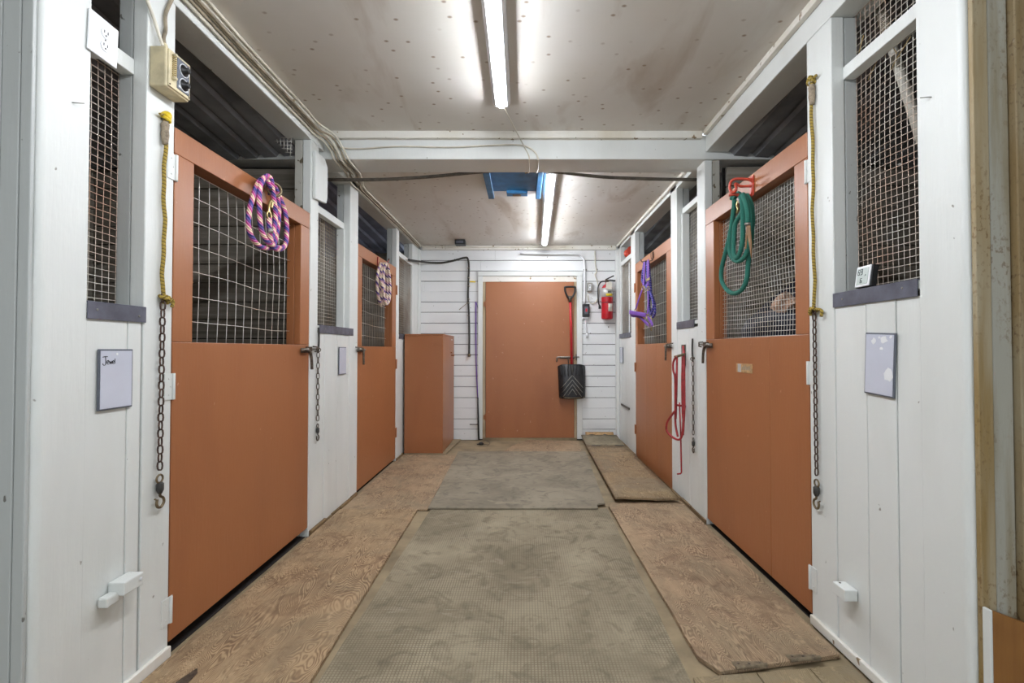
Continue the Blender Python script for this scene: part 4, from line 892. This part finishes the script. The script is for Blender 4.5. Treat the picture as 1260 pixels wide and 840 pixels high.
# ------------------------------------------------------------------ things on the back wall
def Bk(x, y, d=0.03): return onB(x, y, d)
t = thing('snow_shovel', onB(704, 490, 0.06), 'black snow shovel with red shaft and D-grip hanging on the back door', 'shovel')
a = Bk(701.5, 366, .075); b = Bk(703.5, 452, .075)
MB().tube([a, (a + b) / 2 + Vector((0.004, 0, 0)), b], 0.0165, 10).build('shaft', 'red', t)
cx = a.x; cz = a.z
g = MB().tube(spline([(cx, a.y, cz - 0.03), (cx - 0.03, a.y, cz + 0.01), (cx - 0.062, a.y, cz + 0.075), (cx - 0.066, a.y, cz + 0.12), (cx - 0.055, a.y, cz + 0.138), (cx + 0.055, a.y, cz + 0.138), (cx + 0.066, a.y, cz + 0.12), (cx + 0.062, a.y, cz + 0.075), (cx + 0.03, a.y, cz + 0.01), (cx, a.y, cz - 0.03)], 4), 0.0125, 8)
g.build('grip', 'black', t); MB().tube([(cx, a.y, cz - 0.06), (cx, a.y, cz + 0.02)], 0.020, 10).build('ferrule', 'gun', t)
bx0, bx1, bz0, bz1 = 0.443, 0.800, 0.545, 0.985
def blade(u, v):
    x = bx0 + (bx1 - bx0) * u; z = bz1 + (bz0 - bz1) * v; uu = 2 * u - 1
    x += -uu * 0.012 * v; z += -0.03 * (abs(uu) ** 6) * (1 - v) + 0.012 * (abs(uu) ** 4) * v
    dep = 0.055 + 0.055 * math.sin(min(1, v * 1.5) * 1.2) - 0.055 * abs(uu) ** 4 - 0.06 * max(0, 0.25 - v)
    return (x, YB - 0.035 - dep, z)
bl = MB().grid(blade, 20, 16, thick=(0, 0.006, 0)).build('blade', 'black', t)
for k in range(5):
    v0 = 0.32 + 0.13 * k; L_ = []
    for q in range(13):
        u = 0.5 + (q - 6) / 6 * 0.40 * (1 - 0.06 * k); v = v0 + abs(q - 6) / 6 * 0.36
        if v < 0.95: L_.append(Vector(blade(u, v)) + Vector((0, -0.003, 0)))
    if len(L_) > 3:
        MB().tube(L_, 0.0045, 6).build('rib', 'steel' if k < 4 else 'bronze', bl)
for u in (0.10, 0.24, 0.36, 0.64, 0.76, 0.90): MB().tube([Vector(blade(u, v)) + Vector((0, -0.003, 0)) for v in (0.04, 0.15, 0.28, 0.36)], [0.010, 0.012, 0.009, 0.003], 8).build('rib', 'black', bl)
MB().tube([b + Vector((0, 0, 0.03)), Vector(blade(0.5, 0.12)) + Vector((0, -0.010, 0)), Vector(blade(0.5, 0.30)) + Vector((0, -0.006, 0))], [0.022, 0.022, 0.006], 10).build('socket', 'charcoal', bl)
MB().tube([Vector(blade(u, 0.97)) + Vector((0, -0.003, 0)) for u in (0.02, 0.25, 0.5, 0.75, 0.98)], 0.006, 6).build('wear_strip', 'bronze', bl)

t = thing('fire_extinguisher', onB(747, 393, 0.08), 'red fire extinguisher with black hose and paper tag on the plank wall', 'fire extinguisher')
ex = Bk(747, 393, .085); X_, Y_, Z_ = ex.x, YB - 0.085, ex.z
MB().lathe([(0.050, 0), (0.068, 0.008), (0.073, 0.025), (0.073, 0.30), (0.073, 0.37), (0.066, 0.41), (0.045, 0.44), (0.022, 0.455), (0.020, 0.475)], (X_, Y_, Z_), (0, 0, 1), 24).build('cylinder', 'red', t)
MB().lathe([(0.0738, 0.285), (0.0738, 0.40)], (X_, Y_, Z_), (0, 0, 1), 24).build('silver_label', 'silver', t)
def patch(name, mat, a0, a1, z0, z1, r=0.0745):
    return MB().grid(lambda u, v: (X_ + r * math.sin(a0 + (a1 - a0) * u), Y_ - r * math.cos(a0 + (a1 - a0) * u), Z_ + z0 + (z1 - z0) * v), 6, 1, thick=(0, -0.0006, 0)).build(name, mat, t)
patch('yellow_label', 'yellow', -0.35, 0.9, 0.295, 0.325); patch('white_label', 'paper', 0.05, 0.95, 0.10, 0.20)
for k in range(4): patch('label_print', 'ink', 0.0 + 0.18 * k, 0.10 + 0.18 * k, 0.335, 0.36, 0.0752)
vz = Z_ + 0.475
MB().box(X_ - 0.022, X_ + 0.022, Y_ - 0.022, Y_ + 0.02, vz, vz + 0.035).lathe([(0.016, 0), (0.016, 0.012)], (X_ - 0.012, Y_ - 0.022, vz + 0.016), (0, -1, 0), 12).build('valve', 'gun', t, 0.003)
MB().tube([(X_ - 0.02, Y_, vz + 0.035), (X_ + 0.03, Y_ - 0.005, vz + 0.060), (X_ + 0.085, Y_ - 0.02, vz + 0.085)], 0.008, 8).build('squeeze_lever', 'black', t)
MB().tube([(X_ - 0.02, Y_, vz + 0.022), (X_ + 0.05, Y_ - 0.01, vz + 0.030), (X_ + 0.105, Y_ - 0.025, vz + 0.018)], 0.008, 8).build('carry_handle', 'black', t)
MB().tube(spline([(X_ - 0.02, Y_ - 0.01, vz + 0.015), (X_ - 0.08, Y_ - 0.01, vz + 0.005), (X_ - 0.115, Y_ - 0.01, vz - 0.06), (X_ - 0.118, Y_ - 0.012, vz - 0.16), (X_ - 0.112, Y_ - 0.015, vz - 0.25), (X_ - 0.10, Y_ - 0.02, vz - 0.31)], 5), 0.009, 8).build('hose', 'black', t)
MB().lathe([(0.009, 0), (0.016, 0.02), (0.018, 0.05)], (X_ - 0.10, Y_ - 0.02, vz - 0.29), (0.1, 0, -1), 10).build('nozzle', 'black', t)
MB().torus((X_, Y_, Z_ + 0.215), 0.0745, 0.004, (0, 0, 1), 24, 5).build('strap', 'black', t)
MB().prism([(X_ - 0.03, Y_ - 0.083, Z_ + 0.385), (X_ + 0.045, Y_ - 0.083, Z_ + 0.375), (X_ + 0.05, Y_ - 0.083, Z_ + 0.455), (X_ + 0.03, Y_ - 0.083, Z_ + 0.475), (X_ - 0.025, Y_ - 0.083, Z_ + 0.465)], (0, 0.001, 0)).build('paper_tag', 'paper', t)
MB().box(X_ - 0.03, X_ + 0.03, Y_ + 0.074, YB - 0.005, Z_ + 0.10, Z_ + 0.40).build('wall_bracket', 'gun', t, 0.002)

t = thing('wall_outlet', onB(725, 355, 0), 'grey surface outlet box on the plank wall beside the extinguisher', 'outlet')
o1 = Bk(725, 354, 0); box('box', 'steel', t, o1.x - 0.03, o1.x + 0.035, YB - 0.055, YB - 0.004, o1.z - 0.055, o1.z + 0.06, 0.004)
rc = box('receptacle', 'wplastic', t, o1.x - 0.016, o1.x + 0.016, YB - 0.060, YB - 0.054, o1.z - 0.038, o1.z + 0.038, 0.003)
for dz in (-0.02, 0.018): box('slot', 'ink', rc, o1.x - 0.008, o1.x + 0.008, YB - 0.0608, YB - 0.0598, o1.z + dz - 0.006, o1.z + dz + 0.004, 0)
t = thing('switch_box', onB(721, 390, 0), 'black electrical switch box beside the back door casing', 'switch')
o2 = Bk(720.5, 382, 0); box('housing', 'black', t, o2.x - 0.045, o2.x + 0.045, YB - 0.065, YB - 0.004, o2.z - 0.085, o2.z + 0.08, 0.006)
box('rocker', 'red', t, o2.x - 0.008, o2.x + 0.014, YB - 0.070, YB - 0.0645, o2.z - 0.02, o2.z + 0.02, 0.002)
box('face_plate', 'slate', t, o2.x - 0.022, o2.x + 0.026, YB - 0.0675, YB - 0.0645, o2.z - 0.05, o2.z + 0.045, 0.002)
box('base_flange', 'wplastic', t, o2.x - 0.05, o2.x + 0.03, YB - 0.05, YB - 0.004, o2.z - 0.108, o2.z - 0.087, 0.004)
t = MB().tube(spline([Bk(640, 311.5, .058), Bk(680, 312, .058), Bk(706, 312, .055), Bk(714, 314, .03), Bk(718.5, 320, .024), Bk(719.5, 335, .022), Bk(719.5, 352, .022), Bk(719, 373, .03)], 6), 0.0135, 8).build('conduit', 'wplastic'); tag(t, 'white conduit bending down the plank wall to the switch box', 'conduit')
box('clamp', 'steel', t, 0.778, 0.822, YB - 0.031, YB - 0.005, 2.20, 2.215, 0.002)
t = MB().tube(spline([Bk(732, 309, .012), Bk(732.5, 325, .012), Bk(734, 334, .014), Bk(732, 338, .018), Bk(734.5, 345, .014), Bk(736.5, 356, .014), Bk(736, 366, .014), Bk(731, 373, .02), Bk(725, 371, .02), Bk(723, 362, .04)], 5), 0.0075, 7).build('power_cord', 'cable'); tag(t, 'white power cord looping from the ceiling to the grey outlet', 'cord')
t = thing('power_cord', onB(722, 415, 0), 'short white cord stub hanging below the black switch box', 'cord')
MB().tube([Bk(720, 392, .02), Bk(721, 402, .02), Bk(722.5, 412, .02)], 0.010, 7).build('cord', 'wplastic', t)
MB().tube([Bk(722.3, 410, .02), Bk(722.6, 415, .02)], 0.017, 8).build('plug', 'wplastic', t)
# black hose hung beside the cabinet
t = thing('hose', onB(577, 440, 0.03), 'thin black hose with cable ties hanging down the plank wall', 'hose')
MB().tube(spline([onL(503, 319.5, 0.03), onL(512, 321, 0.045), Bk(530, 323, .05), Bk(545, 323, .03), Bk(560, 320, .03), Bk(571, 317, .03), Bk(575.5, 318, .03), Bk(577, 328, .03), Bk(576.5, 345, .03), Bk(576, 365, .03), Bk(577, 385, .03), Bk(577.5, 410, .03), Bk(577.3, 438, .03)], 5), 0.0125, 8).build('tube', 'charcoal', t)
for y in (330, 342, 352, 368, 373, 388): MB().torus(Bk(576.6, y, .03), 0.0145, 0.0035, (0, 0.2, 1), 10, 5).build('cable_tie', 'twine', t)
MB().lathe([(0.018, 0), (0.022, 0.02), (0.016, 0.04)], Bk(577.3, 435, .03), (0, 0, -1), 10).build('end_fitting', 'bronze', t)
MB().tube(spline([Bk(576, 372, .04), Bk(571, 376, .05), Bk(565, 381, .05)], 4), 0.004, 5).build('loose_tie', 'twine', t)
MB().prism([Bk(578, 345.3, .035), Bk(585, 345.8, .035), Bk(585, 347.5, .035), Bk(578, 347, .035)], (0, 0.002, 0)).build('yellow_tag', 'yellow', t)
# purple lunge whip standing by the casing
t = thing('lunge_whip', onB(588, 542, 0.04), 'long thin purple and black whip leaning beside the back door casing', 'whip')
a = Bk(589, 540, .05); b = Bk(585.5, 371, .012); mid = a + (b - a) * 0.30
MB().tube([a, a + (b - a) * 0.15, mid], [0.012, 0.011, 0.009], 8).build('handle', 'black', t)
MB().tube(spline([mid, a + (b - a) * 0.55 + Vector((-0.012, 0, 0)), b], 5), 0.007, 8).build('shaft', 'purple', t)
MB().tube(spline([b, b + Vector((0.035, 0, -0.14)), b + Vector((0.04, 0.0, -0.50)), b + Vector((0.03, 0, -0.60))], 5), 0.004, 6).build('lash', 'blue_rope', t)
MB().tube([Bk(578, 522, .02), Bk(588, 522, .03)], 0.006, 6).build('side_peg', 'gun', t)
# small black clip lying on the floor with its thread
t = thing('black_clip', atZ(592, 547, 0.002), 'small black clip with thin cord lying on the floor by the back door', 'clip')
p = atZ(592, 547, 0.0); MB().lathe([(0.03, 0.001), (0.034, 0.012), (0.022, 0.03), (0.01, 0.034)], p, (0, 0, 1), 10).box(p.x - 0.05, p.x - 0.02, p.y - 0.012, p.y + 0.012, 0.001, 0.014).build('body', 'black', t, 0.0)
MB().tube(spline([p + Vector((0.03, 0, 0.01)), p + Vector((0.09, -0.02, 0.004)), p + Vector((0.10, 0.12, 0.004)), p + Vector((0.04, 0.25, 0.004))], 5), 0.003, 6).build('thread', 'charcoal', t)
# black sensor on the rear ceiling
t = thing('ceiling_sensor', (-0.775, 5.80, ZR - 0.06), 'small black boxy sensor on the ceiling edge above the hose', 'sensor')
box('body', 'black', t, -0.84, -0.715, 5.74, 5.86, ZR - 0.06, ZR - 0.001, 0.004)
box('lens_cover', 'slate', t, -0.82, -0.735, 5.733, 5.7405, ZR - 0.045, ZR - 0.018, 0.002)
# blue hatch in the rear ceiling
t = thing('ceiling_hatch', (-0.06, 3.75, ZR - 0.06), 'blue painted trap hatch with side rails in the rear ceiling', 'hatch')
box('panel', 'blue', t, -0.262, 0.118, 3.43, 3.93, ZR - 0.022, ZR - 0.001, 0.002)
box('side_rail', 'blue', t, -0.30, -0.250, 3.43, 4.05, ZR - 0.050, ZR - 0.0225, 0.003); box('side_rail', 'blue_dark', t, 0.106, 0.146, 3.43, 4.05, ZR - 0.050, ZR - 0.0225, 0.003)
hb = box('pull_block', 'blue', t, -0.14, 0.035, 3.90, 3.985, ZR - 0.048, ZR - 0.0225, 0.002)
box('pull_lip', 'bronze', hb, -0.09, -0.02, 3.93, 3.978, ZR - 0.0505, ZR - 0.0485, 0.001)
# black cable slung under the beam
t = thing('slung_cable', (0, 3.44, 2.40), 'black cable slung across the aisle just behind the beam', 'cable')
MB().tube(spline([atY(402, 221, 3.43), atY(460, 221, 3.425), atY(520, 218, 3.425), atY(580, 212.5, 3.425), atY(625, 208.5, 3.425), atY(650, 207, 3.425), atY(690, 212, 3.425), atY(740, 217.5, 3.425), atY(800, 220, 3.425), atY(857, 221, 3.43)], 5), 0.0125, 8).build('cable', 'old_cable', t)
for k in range(5): MB().torus(atY(645 + 4 * k, 207 + 0.5 * k, 3.425), 0.019, 0.0035, (1, 0.2 * (k - 2), 0.2), 10, 5).build('twine_wrap', 'twine', t)
for q in ([(650, 205, 3.43), (643, 200, 3.41), (645, 195, 3.40), (655, 200, 3.42), (668, 206, 3.42), (685, 209, 3.42), (690, 213, 3.42)], [(662, 195, 3.40), (664, 203, 3.42), (655, 210, 3.43), (646, 213, 3.43)]):
    MB().tube(spline([atY(*z) for z in q], 5), 0.005, 6).build('loose_end', 'twine', t)
# pull cord of the near light, down over the beam
t = MB().tube(spline([(-0.127, 2.715, ZF - 0.03), (-0.10, 2.80, ZF - 0.045), (-0.05, 2.98, 2.57), (0.0, 3.11, 2.53), (0.035, 3.14, 2.475), (0.04, 3.20, 2.445), (0.04, 3.30, 2.446), (0.038, 3.38, 2.446)], 5), 0.0032, 6).build('light_cord', 'cable'); tag(t, 'thin white cord running from the near light to the beam', 'cord')
t = MB().tube(spline([atY(408, 180, 3.150), atY(440, 183, 3.152), atY(490, 180, 3.152), atY(550, 181, 3.152), atY(600, 179, 3.152), atY(635, 178, 3.150), atY(650, 181, 3.145), atY(659, 188, 3.145), atY(662, 195, 3.145), (0.10, 3.15, 2.443), (0.10, 3.28, 2.443), (0.095, 3.37, 2.443)], 5), 0.0055, 6).build('electrical_cable', 'cable'); tag(t, 'cream cable stapled along the face of the white beam', 'cable')
# cable bundle along the tops of the pink-rope side
wob = random.Random(40); WB = [(0.003 * wob.random(), 0.012 * (wob.random() - 0.5)) for _ in range(20)]
LANES = [(0.012, 2.538), (0.012, 2.560), (0.014, 2.584), (0.034, 2.572), (0.036, 2.612)]
CL = ('lowest cream cable of the bundle along the header above the pink rope', 'dirty tan cable second from the bottom of the bundle above the pink rope', 'thickest cream cable in the bundle along the header above the pink rope', 'dirty cable standing proud of the bundle along the header', 'topmost cream cable of the bundle along the header above the pink rope')
for k in range(5):
    dx, z0 = LANES[k]; pts = []
    for q, y in enumerate((1.10, 1.45, 1.8, 2.15, 2.5, 2.8, 2.98)): pts.append((XL + dx + WB[q][0], y, z0 + WB[q][1]))
    pts += [(XL + 0.030 + 0.020 * k, 3.06, 2.540 + 0.008 * k), (XL + 0.055 + 0.023 * k, 3.128 - 0.002 * k, 2.50), (XL + 0.07 + 0.024 * k, 3.142, 2.452), (XL + 0.075 + 0.024 * k, 3.20, 2.440), (XL + 0.07 + 0.024 * k, 3.36, 2.440), (XL + 0.045 + 0.024 * k, 3.46, 2.450), (XL + 0.020 + 0.020 * k, 3.62, (2.448, 2.474, 2.484, 2.456, 2.480)[k])]
    for q, y in enumerate((3.8, 4.2, 4.7, 5.2, 5.6, 5.93)): pts.append((XL + (0.014, 0.014, 0.036, 0.036, 0.056)[k] + WB[q + 8][0], y, (2.457, 2.478, 2.485, 2.461, 2.476)[k] + WB[q + 8][1] * 0.5))
    if k > 3: pts += [(XL + 0.10, YB - 0.062, 2.478 + 0.018 * (k - 3))] + [(x_, YB - 0.060, 2.474 + 0.020 * (k - 3) + WB[q + 14][1]*0.4) for q, x_ in enumerate((-0.9, -0.4, 0.1, 0.55))]
    o = MB().tube(spline(pts, 4), 0.0068 if k != 2 else 0.009, 6).build('electrical_cable', 'cable' if k % 2 == 0 else 'dirty_cable'); tag(o, CL[k], 'cable', 'cables bundled along the header')
# gusset board on the post under the beam and the dark bracket behind it
g = MB().prism([(XL + 0.001, 2.98, 2.13), (XL + 0.001, 3.15, 2.15), (XL + 0.001, 3.165, 2.20), (XL + 0.001, 3.165, 2.40), (XL + 0.001, 3.12, 2.44), (XL + 0.001, 2.98, 2.44)], (0.022, 0, 0)).build('gusset_board', 'white', None, 0.006); tag(g, 'white shaped gusset board on the post below the beam end', 'board')
# wire mesh scrap in the corner above the near door
ms = MB()
for k in range(6): ms.tube([(-1.460 - 0.0235 * k, 2.945, 2.505), (-1.462 - 0.022 * k, 2.935 + 0.004 * k, 2.385 + 0.022 * k)], 0.0017, 4)
for k in range(6): ms.tube([(-1.455, 2.944, 2.502 - 0.0235 * k), (-1.585 + 0.022 * k, 2.94, 2.504 - 0.0235 * k)], 0.0017, 4)
o = ms.build('wire_mesh_scrap', 'wire', None, fix=False); tag(o, 'torn scrap of wire mesh hanging in the corner above the near door', 'wire mesh', kind='stuff')
# pipe and straw behind the thermometer window
t = thing('plastic_pipe', onR(1123, 138, -0.16), 'grey plastic pipe wound with twine leaning behind the thermometer window', 'pipe')
a = onR(1080, 2, -0.20); b = onR(1127, 150, -0.16); b = a + (b - a) * 1.15
MB().tube([a + (a - b) * 0.05, a, b], 0.017, 12).build('pipe', 'pvc', t)
for k in range(18): MB().torus(a + (b - a) * (0.10 + 0.012 * k), 0.0185, 0.0022, (b - a) + Vector((0.1, 0.2, 0.0)), 12, 4).build('twine_wrap', 'twine', t)
for k in range(7):
    q = onR(1058 + 10 * k, 62 + 12 * (k % 3) - 4 * k, -0.094); v = Vector((0.004, 0.02 + 0.03 * R.random(), -0.05 + 0.10 * R.random()))
    o = MB().tube([q - v, q + v * 0.2 + Vector((0, 0, 0.004)), q + v], 0.0016, 4).build('straw', 'straw'); tag(o, 'dry straw stalk caught in the mesh of the thermometer window', 'straw', 'straw stalks caught in the mesh')
# feed drum, blanket and paper sack inside the stall behind the green rope
t = thing('storage_drum', (1.66, 2.80, 0.0045), 'dark plastic drum inside the stall behind the green rope door', 'drum')
MB().lathe([(0.27, 0), (0.285, 0.02), (0.285, 0.38), (0.295, 0.40), (0.285, 0.42), (0.285, 0.78), (0.295, 0.80), (0.285, 0.82), (0.28, 1.25), (0.25, 1.28)], (1.66, 2.80, 0.0045), (0, 0, 1), 24).build('body', 'navy', t)
def blk(u, v):
    a = 2 * math.pi * u; r = 0.02 + 0.30 * min(1, v * 1.6); dz = 0 if v < 0.62 else -(v - 0.62) * 1.1
    x = 1.66 + r * math.cos(a) * (1 + 0.06 * math.sin(5 * a)); y = 2.80 + r * math.sin(a) * (1 + 0.05 * math.sin(6 * a + 1))
    return (x, y, 1.33 + 0.30 * max(0, 1 - 1.5 * v) * (1.1 + 0.4 * math.cos(a)) + 0.03 * math.sin(3 * a + 4 * v) * min(1, 3 * v) + dz)
o = MB().grid(blk, 36, 14, thick=(0, 0, 0.012)).build('blanket', 'navy'); tag(o, 'dark navy blanket heaped on the drum behind the fine mesh door', 'blanket')
def sack(u, v):
    a = 2 * math.pi * u; b_ = math.pi * v; f = 1 + 0.25 * math.sin(3 * a + 3 * b_) + 0.16 * math.sin(7 * a + 1) + 0.10 * math.sin(11 * a - 4 * b_)
    return (1.445 + 0.05 * math.sin(b_) * math.cos(a) * f, 2.60 + 0.075 * math.sin(b_) * math.sin(a) * f, 1.425 + 0.046 * math.cos(b_) * (1 + 0.35 * math.sin(2 * a + 1) + 0.2 * math.sin(5 * a)))
o = MB().grid(sack, 36, 14, smooth=False).build('paper_sack', 'sack'); tag(o, 'crumpled pale paper sack on the navy blanket behind the mesh', 'sack')
